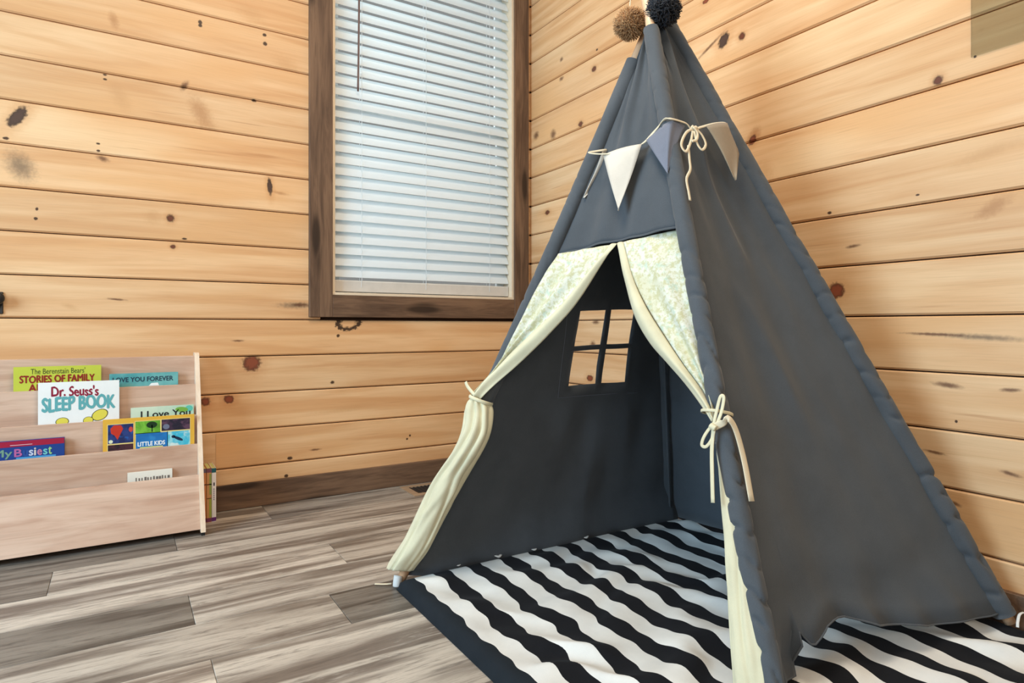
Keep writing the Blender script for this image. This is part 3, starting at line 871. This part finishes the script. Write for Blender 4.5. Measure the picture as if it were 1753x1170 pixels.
# right tie: bow round the sleeve
ringc = pole_pt('F', 0.325)
ring = []
for i in range(17):
    a = 2 * math.pi * i / 16
    ring.append(ringc + fLF[1] * (math.cos(a) * 0.031 - 0.006) + fLF[3] * (math.sin(a) * 0.034))
bow = [ring,
       lf([(0.848, 0.513), (0.839, 0.507), (0.829, 0.488), (0.827, 0.473), (0.836, 0.471), (0.846, 0.487), (0.849, 0.508)], 0.045),
       lf([(0.846, 0.512), (0.850, 0.543), (0.855, 0.573), (0.862, 0.572), (0.860, 0.543), (0.852, 0.514)], 0.045)]
ribbon('tie', bow, 0.0034, 0.0011, nLF, M['cream'], cR, ts)
ribbon('tie_end', [lf([(0.847, 0.511), (0.848, 0.467), (0.853, 0.421), (0.860, 0.365)], 0.045)], 0.0040, 0.0010, nLF, M['cream'], cR, ts)
ribbon('tie_end', [[P2(fLF, 0.848, 0.511, 0.045), P2(fLF, 0.866, 0.522, 0.045), P2(fFR, 0.030, 0.545, 0.04), P2(fFR, 0.045, 0.52, 0.036), P2(fFR, 0.049, 0.461, 0.032), P2(fFR, 0.042, 0.385, 0.03)]],
       0.0075, 0.0013, nFR, M['tape'], cR, ts)
ribbon('knot', [lf([(0.842, 0.514), (0.847, 0.511), (0.853, 0.508)], 0.05)], 0.006, 0.005, nLF, M['cream'], cR, ts)

# left pole: white end cap and tape end lying on the floor
V, F = sweep_vf([(-1.118, -1.026, 0.002), (-1.117, -1.025, 0.012), (-1.113, -1.022, 0.028)], 0.012, 0.012, (0, -1, 0), 12, 3)
mesh('pole_cap', V, F, M['rubber_white'], tent, smooth=True, shift=ts)
ribbon('tape_end', [[(-1.166, -0.985, 0.004), (-1.145, -1.0, 0.004), (-1.128, -1.012, 0.006)]], 0.0045, 0.0013, (0, 0, 1), M['tape'], tent, ts)
# loop of white tape at the right foot
ribbon('tape_end', [[(-0.085, -2.055, 0.046), (-0.075, -2.052, 0.055), (-0.06, -2.05, 0.066), (-0.045, -2.052, 0.068)]], 0.003, 0.0012, (0, 0, 1), M['rubber_white'], tent, ts)

# ------------------------------------------------------------------ bunting
bunt = empty('bunting', P2(fLF, 0.60, 1.2, 0.05))
tag(bunt, 'string of plain pennants tied with a bow around the upper part of the teepee tent', 'bunting')
bo = bunt.location
cordp = [P2(fLB, 0.47, 1.222, 0.05), P2(fLF, 0.449, 1.193, 0.045), P2(fLF, 0.497, 1.183, 0.04), P2(fLF, 0.547, 1.187, 0.034), P2(fLF, 0.595, 1.195, 0.034), P2(fLF, 0.630, 1.221, 0.040),
         P2(fLF, 0.655, 1.238, 0.050), pole_pt('F', 0.760) + (fLF[3] * 0.72 + fFR[3] * 0.72) * 0.030, P2(fFR, 0.142, 1.272, 0.036), P2(fFR, 0.159, 1.269, 0.034), P2(fFR, 0.175, 1.259, 0.03), P2(fFR, 0.207, 1.272, 0.03),
         P2(fFR, 0.255, 1.288, 0.034), P2(fFR, 0.300, 1.300, 0.03), P2(fFR, 0.322, 1.303, 0.012)]
ribbon('cord', [cordp], 0.0042, 0.0018, (0, -0.7, 0.7), M['tape'], bunt, bo)
def pennant(corners, mat, sag=0.004):
    """top-left, top-right, tip as 3D points (4 points: plus a mid-right bend)"""
    a, b, c = corners[0], corners[1], corners[-1]
    n = (b - a).cross(c - a).normalized()
    if n.dot(V3((-0.5, -0.8, 0))) < 0: n = -n
    V = []; F = []; R = 12; K = 8
    for i in range(R + 1):
        t = i / R
        lft = a.lerp(c, t)
        if len(corners) == 4:
            m = corners[2]; k = (m - b).length / ((m - b).length + (c - m).length)
            rgt = b.lerp(m, t / k) if t < k else m.lerp(c, (t - k) / (1 - k))
        else:
            rgt = b.lerp(c, t)
        for j in range(K + 1):
            s = j / K
            V.append(lft.lerp(rgt, s) + n * (sag * math.sin(s * math.pi) * (1 - t) + 0.003 * math.sin(4 * t + s * 3)))
    for i in range(R):
        for j in range(K):
            F.append([i * (K + 1) + j, i * (K + 1) + j + 1, (i + 1) * (K + 1) + j + 1, (i + 1) * (K + 1) + j])
    return solid(mesh('pennant', V, F, mat, bunt, smooth=True, shift=bo), 0.0014)
pennant(lf([(0.488, 1.184), (0.596, 1.194), (0.555, 1.020)], 0.036), M['penn_cream'])
topl = catmull([P2(fLF, 0.606, 1.203, 0.036), P2(fLF, 0.642, 1.226, 0.042), pole_pt('F', 0.757) + (fLF[3] * 0.72 + fFR[3] * 0.72) * 0.026, P2(fFR, 0.130, 1.272, 0.034), P2(fFR, 0.152, 1.264, 0.032)], 5)
tipb = P2(fLF, 0.680, 1.095, 0.046)
V = [p.lerp(tipb, i / 12) + fLF[3] * (0.006 * math.sin(math.pi * i / 12)) for i in range(13) for p in topl]
nt = len(topl)
F = [[i * nt + j, i * nt + j + 1, (i + 1) * nt + j + 1, (i + 1) * nt + j] for i in range(12) for j in range(nt - 1)]
solid(mesh('pennant', V, F, M['penn_blue'], bunt, smooth=True, shift=bo), 0.0014)
pennant([P2(fFR, 0.222, 1.276, 0.034), P2(fFR, 0.300, 1.297, 0.034), P2(fFR, 0.312, 1.212, 0.036), P2(fFR, 0.268, 1.125, 0.034)], M['penn_taupe'])
pennant([P2(fLB, 0.463, 1.222, 0.045), P2(fLB, 0.575, 1.222, 0.03), P2(fLB, 0.418, 1.09, 0.05)], M['penn_cream'])
ribbon('bow', [fr([(0.175, 1.259), (0.145, 1.241), (0.118, 1.203), (0.127, 1.185), (0.152, 1.217), (0.169, 1.250)], 0.036),
               fr([(0.181, 1.260), (0.195, 1.240), (0.198, 1.215), (0.180, 1.197), (0.170, 1.214), (0.173, 1.250)], 0.037),
               fr([(0.171, 1.259), (0.178, 1.242), (0.168, 1.222), (0.151, 1.215)], 0.040),
               fr([(0.142, 1.205), (0.133, 1.165), (0.126, 1.136), (0.106, 1.108), (0.101, 1.073), (0.098, 1.050)], 0.034)], 0.0036, 0.0012, nFR, M['tape'], bunt, bo)
ribbon('knot', [fr([(0.168, 1.262), (0.176, 1.258), (0.183, 1.262)], 0.036)], 0.006, 0.005, nFR, M['tape'], bunt, bo)

# ------------------------------------------------------------------ pompoms
def pompom(name, c, r, n, mat, curl, thick, seed, label):
    rnd = random.Random(seed)
    o = empty(name, c)
    bm = bmesh.new(); bmesh.ops.create_icosphere(bm, subdivisions=3, radius=r * 0.72)
    bm.verts.index_update()
    V = [v.co.copy() for v in bm.verts]; F = [[v.index for v in f.verts] for f in bm.faces]; bm.free()
    for i in range(n):
        zz = 1 - 2 * (i + 0.5) / n; ph = i * 2.39996 + rnd.random() * 0.3
        d = V3((math.sqrt(1 - zz * zz) * math.cos(ph), math.sqrt(1 - zz * zz) * math.sin(ph), zz))
        t = d.orthogonal().normalized(); t.rotate(Matrix.Rotation(rnd.random() * 6.28, 3, d))
        b = d.cross(t)
        base = d * r * 0.55; tip = d * r * rnd.uniform(0.9, 1.06) + t * r * curl * rnd.uniform(0.2, 1.0)
        mid = d * r * 0.86 + t * r * curl * 0.2
        k = len(V)
        for p, w in ((base, thick), (mid, thick), (tip, thick * 0.75)):
            for q in range(3):
                a = 2 * math.pi * q / 3
                V.append(p + (t * math.cos(a) + b * math.sin(a)) * w)
        for s in (0, 3):
            for q in range(3):
                F.append([k + s + q, k + s + (q + 1) % 3, k + s + 3 + (q + 1) % 3, k + s + 3 + q])
        F.append([k + 6, k + 7, k + 8])
    mesh('yarn_ball', V, F, mat, o, smooth=True)
    tag(o, label, 'pompom', 'yarn pompoms on the tent poles')
    return o
pb = pompom('pompom', (-0.5988, -1.3768, 1.519), 0.044, 1500, M['pom_brown'], 0.22, 0.0010, 3, 'tan brown yarn pompom hanging beside the teepee pole tips')
pd = pompom('pompom', (-0.5445, -1.4480, 1.5400), 0.0455, 900, M['pom_dark'], 0.4, 0.0017, 5, 'charcoal black yarn pompom hanging in front of the teepee peak')
mesh('string', *sweep_vf([(0, 0, 0.03), (0.012, 0.004, 0.1), (0.03, 0.006, 0.17)], 0.0016, 0.0016, (0, -1, 0), 6), M['tape'], pb, smooth=True)
mesh('string', *sweep_vf([(0, 0, 0.03), (-0.006, 0.01, 0.1), (-0.01, 0.02, 0.16)], 0.0016, 0.0016, (0, -1, 0), 6), M['pom_dark'], pd, smooth=True)

# ------------------------------------------------------------------ striped play mat
MX0, MX1, MY0, MY1 = -1.128, -0.030, -2.27, -1.045
def mat_pt(i, s):
    x = MX0 + (MX1 - MX0) * s; y = MY0 + (MY1 - MY0) * i
    d = min(x - MX0, MX1 - x, y - MY0, MY1 - y)
    h = 0.032 * math.sqrt(max(0.0, min(1.0, d / 0.03)) * (2 - max(0.0, min(1.0, d / 0.03))))
    e = sm(0.02, 0.10, d)
    q = noise.noise(V3((x * 5, y * 3, 0.3))); q2 = noise.noise(V3((x * 9, y * 8, 4.3)))
    ph = y * 36 + x * 8 + 6.5 * q + 2.0 * q2
    z = h + e * (0.0085 * math.sin(ph) * (0.7 + 0.8 * q2) + 0.003 * math.sin(y * 23 - x * 13 + q2 * 3) + 0.004 * q2)
    dx = (0.006 * math.cos(ph + 0.6) * (0.8 + q) + 0.010 * q2 + 0.003 * math.sin(y * 90 + x * 20 + 4 * q)) * sm(0.0, 0.05, d)
    return V3((x + dx, y, max(z, 0.003)))
R_, C_ = 150, 150
V = [mat_pt(i / (R_ - 1), j / (C_ - 1)) for i in range(R_) for j in range(C_)]
UV = [(MX0 + (MX1 - MX0) * j / (C_ - 1), MY0 + (MY1 - MY0) * i / (R_ - 1)) for i in range(R_) for j in range(C_)]
F = [[i * C_ + j, i * C_ + j + 1, (i + 1) * C_ + j + 1, (i + 1) * C_ + j] for i in range(R_ - 1) for j in range(C_ - 1)]
per = [j for j in range(C_)] + [i * C_ + C_ - 1 for i in range(1, R_)] + [(R_ - 1) * C_ + j for j in range(C_ - 2, -1, -1)] + [i * C_ for i in range(R_ - 2, 0, -1)]
nb = len(V)
for k in per:
    V.append(V3((V[k].x, V[k].y, 0.0012))); UV.append(UV[k])
for a in range(len(per)):
    b = (a + 1) % len(per)
    F.append([per[a], per[b], nb + b, nb + a])
F.append([nb + a for a in range(len(per))])
mat_o = mesh('play_mat', V, F, M['mat'], None, smooth=True, shift=(-0.58, -1.58, 0), uvs=UV, origin=(-0.58, -1.58, 0))
tag(mat_o, 'padded black and white striped play mat on the floor of the teepee tent', 'mat')

# ------------------------------------------------------------------ bookcase
bc = empty('book_rack', (-1.96, -0.16, 0.0))
tag(bc, 'low birch book rack with tiered pockets against the pine wall', 'bookcase')
bcs = bc.location
SX0, SX1 = -2.42, -1.526
side = [(-0.29, 0.012), (-0.288, 0.02), (-0.078, 0.604), (-0.070, 0.611), (-0.026, 0.612), (-0.022, 0.60), (-0.022, 0.012)]
for (a, b) in ((SX1, SX1 + 0.015), (SX0 - 0.015, SX0)):
    sp = mesh('side_panel', *prism(side, a, b, 'x'), M['birch_edge'], bc, shift=bcs)
    for y0 in (-0.286, -0.05):
        box('glide', (a + 0.002, b - 0.002, y0, y0 + 0.02, 0.0, 0.0125), M['black'], sp, shift=bcs)
lips = [(-0.217, 0.193, 0.02), (-0.181, 0.295, 0.12), (-0.147, 0.393, 0.22), (-0.111, 0.50, 0.32)]
mesh('front_panel', *prism([(-0.276, 0.020), (-0.218, 0.192), (-0.214, 0.1935), (-0.210, 0.192), (-0.268, 0.020)], SX0, SX1, 'x'), M['birch'], bc, shift=bcs)
for (y, zt, zb) in lips[1:]:
    mesh('pocket_panel', *prism([(y, zb), (y, zt - 0.001), (y + 0.0015, zt), (y + 0.0065, zt), (y + 0.008, zt - 0.001), (y + 0.008, zb)], SX0, SX1, 'x'), M['birch'], bc, shift=bcs)
mesh('back_panel', *prism([(-0.076, 0.30), (-0.076, 0.599), (-0.074, 0.601), (-0.069, 0.601), (-0.067, 0.599), (-0.067, 0.30)], SX0, SX1, 'x'), M['birch'], bc, shift=bcs)
for (y0, y1, z) in ((-0.2665, -0.173, 0.035), (-0.181, -0.139, 0.125), (-0.147, -0.103, 0.225), (-0.111, -0.067, 0.33)):
    if z == 0.125: y0 = -0.173
    if z == 0.225: y0 = -0.139
    if z == 0.33: y0 = -0.103; y1 = -0.0765
    if z == 0.035: y1 = -0.145
    if z == 0.125: y1 = -0.1475
    if z == 0.225: y1 = -0.1115
    box('shelf', (SX0, SX1, y0, y1, z - 0.008, z), M['birch'], bc, shift=bcs)

# ------------------------------------------------------------------ books
def text_mesh(s):
    cu = bpy.data.curves.new('lettering', 'FONT'); cu.body = s; cu.resolution_u = 3
    o = bpy.data.objects.new('lettering', cu); col.objects.link(o)
    dg = bpy.context.evaluated_depsgraph_get(); dg.update()
    me = bpy.data.meshes.new_from_object(o.evaluated_get(dg))
    bpy.data.objects.remove(o); bpy.data.curves.remove(cu)
    return me
def lettering(parent, s, b, mat, y, bold=0.0, jitter=0.0, tilt=0.0, seed=0, arch=0.0):
    """fit text into box b=(x0,x1,z0,z1) on the plane y (local to parent)"""
    me = text_mesh(s)
    xs = [v.co.x for v in me.vertices]; ys = [v.co.y for v in me.vertices]
    x0, x1, y0, y1 = min(xs), max(xs), min(ys), max(ys)
    for v in me.vertices:
        fx = (v.co.x - x0) / (x1 - x0); fy = (v.co.y - y0) / (y1 - y0)
        wob = jitter * math.sin(fx * 31 + seed) + tilt * (fx - 0.5) + arch * math.sin(math.pi * fx)
        v.co = V3((b[0] + (b[1] - b[0]) * fx, y, b[2] + (b[3] - b[2]) * fy + wob))
    me.materials.clear(); me.materials.append(mat)
    if bold:      # heavier strokes: repeat the outline slightly shifted
        bm = bmesh.new(); bm.from_mesh(me)
        for (dx, dz) in ((bold, 0), (-bold, 0), (0, bold), (0, -bold)):
            g = bmesh.ops.duplicate(bm, geom=bm.verts[:len(me.vertices)] + bm.edges[:len(me.edges)] + bm.faces[:len(me.polygons)])
            for v in [e for e in g['geom'] if isinstance(e, bmesh.types.BMVert)]:
                v.co.x += dx; v.co.z += dz; v.co.y += 0.00004 * (1 if dx > 0 else 2 if dx < 0 else 3 if dz > 0 else 4) * 0.3
        bm.to_mesh(me); bm.free()
    o = link('lettering', me, parent)
    return o
def patch(parent, b, mat, y, name='printed_patch', poly=None):
    P = poly or [(b[0], b[2]), (b[1], b[2]), (b[1], b[3]), (b[0], b[3])]
    return mesh(name, [(x, y, z) for x, z in P], [list(range(len(P)))], mat, parent)
ink = {}
def I(r, g, b, name=None):
    k = (r, g, b)
    if k not in ink: ink[k] = plain('ink_%d_%d_%d' % k, lin(r, g, b), 0.45, 0.3, var=0.03)
    return ink[k]

def book(label, x0, x1, yf, zb, zt, covermat, th=0.011):
    """upright picture book; front cover at local y=0, things are laid out in world x,z"""
    o = empty('picture_book', ((x0 + x1) / 2, yf, zb))
    W = x1 - x0; H = zt - zb
    pv = [box_vf(-W / 2, W / 2, 0.0, 0.0018, 0, H), box_vf(-W / 2, W / 2, th - 0.0018, th, 0, H), box_vf(-W / 2, -W / 2 + 0.0018, 0.0018, th - 0.0018, 0, H)]
    mesh('cover', *join_vf(pv), covermat, o)
    mesh('pages', *box_vf(-W / 2 + 0.0018, W / 2 - 0.003, 0.0018, th - 0.0018, 0.003, H - 0.003), M['paper'], o)
    tag(o, label, 'book', 'picture books in the rack')
    o['_x'] = (x0 + x1) / 2; o['_z'] = zb
    B = lambda a, b, c, d: (a - o['_x'], b - o['_x'], c - zb, d - zb)
    return o, B

def cover_grad(name, c1, c2):
    k = MatB(name)
    tc = k.n('ShaderNodeTexCoord').outputs['Object']
    nz = k.noise(tc, 14, 3)
    k.l(k.mix(k.mapr(nz, 0.35, 0.65), c1, c2), k.b.inputs['Base Color'])
    k.b.inputs['Roughness'].default_value = 0.35
    return k.m

e = -0.0006
o, B = book('yellow-green picture book at the back of the top pocket, behind the white book', -2.045, -1.811, -0.099, 0.333, 0.577, I(190, 196, 66))
lettering(o, "The Berenstain Bears'", B(-2.001, -1.856, 0.553, 0.571), I(60, 72, 34), e)
lettering(o, 'STORIES OF FAMILY', B(-2.029, -1.830, 0.525, 0.548), I(140, 34, 26), e, 0.0011, 0.0008)
lettering(o, 'AND FUN', B(-2.006, -1.88, 0.497, 0.520), I(140, 34, 26), e, 0.0011)
o, B = book('teal picture book in the top pocket, right of the yellow-green one', -1.788, -1.581, -0.1005, 0.333, 0.545, cover_grad('teal_cover', lin(70, 148, 150), lin(110, 176, 172)))
lettering(o, 'LOVE YOU FOREVER', B(-1.778, -1.597, 0.516, 0.532), I(34, 60, 78), e, 0.0006)
patch(o, None, I(232, 236, 232), e, poly=[(-1.672 - o['_x'], 0.500 - 0.333), (-1.64 - o['_x'], 0.500 - 0.333), (-1.644 - o['_x'], 0.510 - 0.333), (-1.664 - o['_x'], 0.509 - 0.333)])
o, B = book('white picture book with red and teal lettering in the second pocket', -1.979, -1.759, -0.1345, 0.228, 0.526, I(236, 236, 230))
lettering(o, "Dr. Seuss's", B(-1.944, -1.818, 0.480, 0.512), I(142, 28, 56), e, 0.0011, 0.0015, -0.002)
lettering(o, 'SLEEP BOOK', B(-1.968, -1.772, 0.432, 0.476), I(96, 166, 168), e, 0.0022, 0.002, 0.004, 1, 0.004)
def oval(cx, cz, rx, rz, rot=0, n=18):
    return [(cx + rx * math.cos(a) * math.cos(rot) - rz * math.sin(a) * math.sin(rot), cz + rx * math.cos(a) * math.sin(rot) + rz * math.sin(a) * math.cos(rot)) for a in [2 * math.pi * i / n for i in range(n)]]
ox = o['_x']
for (cx, cz, rx, rz, rot) in ((-1.814, 0.413, 0.022, 0.016, 0.5), (-1.916, 0.398, 0.016, 0.012, 0.1), (-1.846, 0.397, 0.013, 0.011, 0.2)):
    patch(o, None, I(70, 70, 40), e * 0.8, poly=oval(cx - ox, cz - 0.228, rx * 1.12, rz * 1.12, rot))
    patch(o, None, I(222, 208, 80), e * 1.3, poly=oval(cx - ox, cz - 0.228, rx, rz, rot))
o, B = book('pale green picture book at the right end of the second pocket', -1.726, -1.534, -0.1345, 0.228, 0.4285, cover_grad('pale_green_cover', lin(206, 222, 196), lin(176, 208, 182)))
lettering(o, 'I Love You', B(-1.696, -1.545, 0.392, 0.415), I(40, 44, 44), e, 0.0007)
patch(o, B(-1.583, -1.556, 0.407, 0.424), I(120, 172, 70), e, poly=oval(-1.572 - o['_x'], 0.414 - 0.228, 0.02, 0.009, -0.1))
patch(o, None, I(96, 190, 170), e * 0.8, poly=oval(-1.549 - o['_x'], 0.416 - 0.228, 0.012, 0.011))
# yellow bordered book with a mosaic of pictures
o, B = book('yellow bordered picture book with a mosaic of photos in the third pocket', -1.805, -1.535, -0.1705, 0.13, 0.3985, I(226, 174, 62))
def pic(name, c1, c2, c3, scale):
    k = MatB(name)
    tc = k.n('ShaderNodeTexCoord').outputs['Object']
    a = k.noise(tc, scale, 3, 0.6, 0.6); b2 = k.noise(k.mapping(tc, (1, 1, 1), (3, 4, 5)), scale * 1.4, 2)
    c = k.mix(k.mapr(a, 0.42, 0.58), c1, c2); c = k.mix(k.mapr(b2, 0.56, 0.66), c, c3)
    k.l(c, k.b.inputs['Base Color']); k.b.inputs['Roughness'].default_value = 0.3
    return k.m
tiles = [((-1.791, -1.719, 0.318, 0.381), pic('pic_navy', lin(22, 36, 84), lin(34, 58, 120), lin(28, 80, 150), 30)),
         ((-1.713, -1.640, 0.346, 0.386), pic('pic_green', lin(96, 160, 44), lin(120, 186, 60), lin(86, 140, 40), 20)),
         ((-1.636, -1.549, 0.348, 0.387), pic('pic_dark', lin(26, 26, 44), lin(60, 40, 60), lin(90, 60, 80), 26)),
         ((-1.712, -1.619, 0.262, 0.344), pic('pic_blue', lin(20, 104, 170), lin(24, 116, 182), lin(40, 130, 190), 12)),
         ((-1.617, -1.549, 0.262, 0.344), pic('pic_aqua', lin(60, 180, 206), lin(150, 212, 216), lin(206, 226, 220), 22)),
         ((-1.791, -1.719, 0.262, 0.314), pic('pic_plum', lin(44, 22, 34), lin(70, 34, 44), lin(30, 20, 30), 24))]
for b, m in tiles:
    patch(o, B(b[0] - 0.002, b[1] + 0.002, b[2] - 0.002, b[3] + 0.002), I(232, 208, 130), e * 0.6)
    patch(o, B(*b), m, e, 'printed_picture')
px_ = o['_x']; pz_ = 0.13
patch(o, None, I(196, 52, 34), e * 1.5, poly=[(x - px_, z - pz_) for x, z in [(-1.784, 0.368), (-1.774, 0.379), (-1.754, 0.378), (-1.748, 0.366), (-1.756, 0.348), (-1.764, 0.330), (-1.772, 0.345), (-1.782, 0.352)]])
patch(o, None, I(200, 70, 60), e * 1.5, poly=oval(-1.726 - px_, 0.362 - pz_, 0.006, 0.009))
patch(o, None, I(220, 224, 190), e * 1.5, poly=oval(-1.783 - px_, 0.325 - pz_, 0.006, 0.006))
patch(o, None, I(22, 52, 24), e * 1.5, poly=oval(-1.665 - px_, 0.372 - pz_, 0.016, 0.011))
patch(o, None, I(22, 52, 24), e * 1.5, poly=[(x - px_, z - pz_) for x, z in [(-1.666, 0.372), (-1.663, 0.372), (-1.662, 0.348), (-1.666, 0.348)]])
patch(o, None, I(110, 116, 136), e * 1.5, poly=oval(-1.622 - px_, 0.362 - pz_, 0.010, 0.009))
patch(o, None, I(20, 44, 70), e * 1.5, poly=oval(-1.585 - px_, 0.318 - pz_, 0.016, 0.005, -0.5))
patch(o, None, I(20, 44, 70), e * 1.5, poly=oval(-1.600 - px_, 0.326 - pz_, 0.006, 0.005))
lettering(o, 'LITTLE KIDS', B(-1.706, -1.626, 0.302, 0.316), I(236, 240, 236), e * 1.5, 0.0006)
patch(o, B(-1.700, -1.632, 0.295, 0.2985), I(220, 216, 120), e * 1.5)
# blue book with a red top band
o, B = book('dark blue picture book with a crimson band at the left of the third pocket', -2.190, -1.908, -0.1705, 0.13, 0.3515, I(26, 62, 132), 0.014)
patch(o, B(-2.1895, -1.9085, 0.3335, 0.3513), I(160, 26, 58), e * 0.7)
patch(o, B(-2.045, -1.99, 0.338, 0.3395), I(226, 200, 206), e * 1.2)
for s, a, b, c in (('My', -2.086, -2.040, (112, 150, 130)), ('B', -2.034, -2.016, (180, 96, 150)), ('u', -2.012, -2.001, (40, 78, 148)), ('s', -1.998, -1.988, (190, 200, 220)), ('i', -1.985, -1.981, (210, 200, 190)), ('e', -1.977, -1.966, (190, 120, 150)), ('s', -1.962, -1.952, (110, 190, 190)), ('t', -1.949, -1.941, (150, 200, 130))):
    lettering(o, s, B(a, b, 0.303 if s not in ('My',) else 0.298, 0.326 if s in ('B', 'My', 'i', 't') else 0.320), I(*c), e * 1.2, 0.0008)
patch(o, B(-2.03, -1.93, 0.290, 0.3), I(70, 150, 200), e)
# small white book in the front pocket
o, B = book('cream white picture book peeking out of the lowest front pocket', -1.736, -1.605, -0.195, 0.0375, 0.2195, I(236, 230, 214))
for i in range(12):
    w = random.uniform(0.003, 0.007)
    x = -1.713 + i * 0.0085
    patch(o, B(x, x + w, 0.190, 0.1995 + 0.002 * (i % 3 == 0)), I(120, 112, 104), e)

# three slim books standing on the floor beside the rack (spines to the camera)
def spine_book(x0, x1, yf, zt, depth, cmat, label, marks):
    o = empty('picture_book', ((x0 + x1) / 2, yf, 0.0))
    W = (x1 - x0); w = W / 2 - 0.0004
    pv = [box_vf(-w, w, 0, 0.0015, 0.0, zt), box_vf(-w, -w + 0.0015, 0.0015, depth, 0.0, zt), box_vf(w - 0.0015, w, 0.0015, depth, 0.0, zt)]
    mesh('cover', *join_vf(pv), cmat, o)
    mesh('pages', *box_vf(-w + 0.0015, w - 0.0015, 0.0015, depth - 0.003, 0.003, zt - 0.002), I(206, 204, 128), o)
    for (a, b, z0, z1, c) in marks:
        patch(o, (-w + 2 * w * a, -w + 2 * w * b, z0, z1), I(*c), -0.0005)
    tag(o, label, 'book', 'slim books on the floor by the rack')
    return o
bk = -0.137
spine_book(-1.476, -1.461, bk, 0.194, 0.112, I(232, 226, 222), 'white-spined slim book on the floor, rightmost of three beside the rack',
           [(0, 1, 0.178, 0.194, (34, 96, 104)), (0, 1, 0.002, 0.016, (98, 44, 110)), (0.38, 0.68, 0.130, 0.142, (40, 40, 60))] + [(0.38, 0.62, 0.078 + 0.0075 * i, 0.083 + 0.0075 * i, (130, 116, 140)) for i in range(6)])
spine_book(-1.4925, -1.4765, bk - 0.001, 0.195, 0.112, I(206, 150, 96), 'orange and green slim book on the floor, middle of three beside the rack',
           [(0, 1, 0.180, 0.195, (120, 76, 92)), (0.55, 1, 0.10, 0.175, (150, 164, 86)), (0, 1, 0.135, 0.139, (110, 66, 40)), (0, 1, 0.085, 0.088, (110, 66, 40)), (0.5, 1, 0.018, 0.085, (160, 168, 70)), (0, 1, 0.002, 0.016, (120, 60, 90))])
spine_book(-1.509, -1.493, bk + 0.002, 0.195, 0.108, I(214, 140, 84), 'orange slim book on the floor, wedged against the side of the rack',
           [(0, 1, 0.180, 0.195, (110, 96, 110)), (0, 1, 0.135, 0.139, (110, 66, 40)), (0, 1, 0.002, 0.016, (120, 60, 90))])

# ------------------------------------------------------------------ floor register beside the baseboard
fv = empty('floor_vent', (-0.52, -0.12, 0.0))
tag(fv, 'dark slotted floor vent in a wood frame by the baseboard behind the tent', 'vent')
fs = fv.location
x0, x1, y0, y1 = -0.72, -0.38, -0.215, -0.045
fw = 0.030
mesh('frame', *join_vf([box_vf(x0, x1, y0, y0 + fw, 0.0004, 0.0045), box_vf(x0, x1, y1 - fw, y1, 0.0004, 0.0045), box_vf(x0, x0 + fw, y0 + fw, y1 - fw, 0.0004, 0.0045), box_vf(x1 - fw, x1, y0 + fw, y1 - fw, 0.0004, 0.0045)]), M['vent_frame'], fv, shift=fs)
mesh('grille_back', *box_vf(x0 + fw, x1 - fw, y0 + fw, y1 - fw, 0.0003, 0.0009), M['vent_dark'], fv, shift=fs)
nlv = 16
lme = None
for i in range(nlv):
    xx = x0 + fw + 0.006 + (x1 - x0 - 2 * fw - 0.012) * i / (nlv - 1)
    if lme is None:
        lo = mesh('louvre', *box_vf(-0.003, 0.003, y0 + fw, y1 - fw, 0.0009, 0.0036), M['vent_dark'], fv, shift=(0, fs[1], 0), origin=(xx - fs[0], 0, 0)); lme = lo.data
    else:
        link('louvre', lme, fv, (xx - fs[0], 0, 0))

# ------------------------------------------------------------------ black fitting at the left edge of the wall
wk = empty('wall_hook', (-2.098, 0.0, 0.785))
tag(wk, 'black metal hook on the pine wall at the far left edge of the photo', 'hook')
mesh('plate', *box_vf(-0.016, 0.016, -0.006, 0.0, -0.036, 0.036, 0.002), M['black'], wk)
mesh('hook_arm', *sweep_vf([(0, -0.004, -0.012), (0, -0.018, -0.008), (0, -0.026, 0.006), (0, -0.03, 0.016)], 0.009, 0.008, (0, 0, 1), 10), M['black'], wk, smooth=True)
bm = bmesh.new(); bmesh.ops.create_uvsphere(bm, u_segments=20, v_segments=12, radius=1.0, matrix=Matrix.Translation((0, -0.030, 0.014)) @ Matrix.Diagonal((0.0235, 0.012, 0.022, 1)))
bm.verts.index_update(); V = [v.co.copy() for v in bm.verts]; F = [[v.index for v in f.verts] for f in bm.faces]; bm.free()
mesh('knob', V, F, M['black'], wk, smooth=True)

# ------------------------------------------------------------------ grey-tinted see-through patch over the planks, high on the right wall
sp = box('wall_tint_patch', (-0.004, -0.0012, -0.35, 0.0, 0.0, 0.30), M['grey_tint'], origin=(0, -1.934, 1.361))  # thin layer that greys and darkens the planks behind it
tag(sp, 'grey-tinted see-through patch on the right pine wall, cut off by the top right corner', 'wall panel')
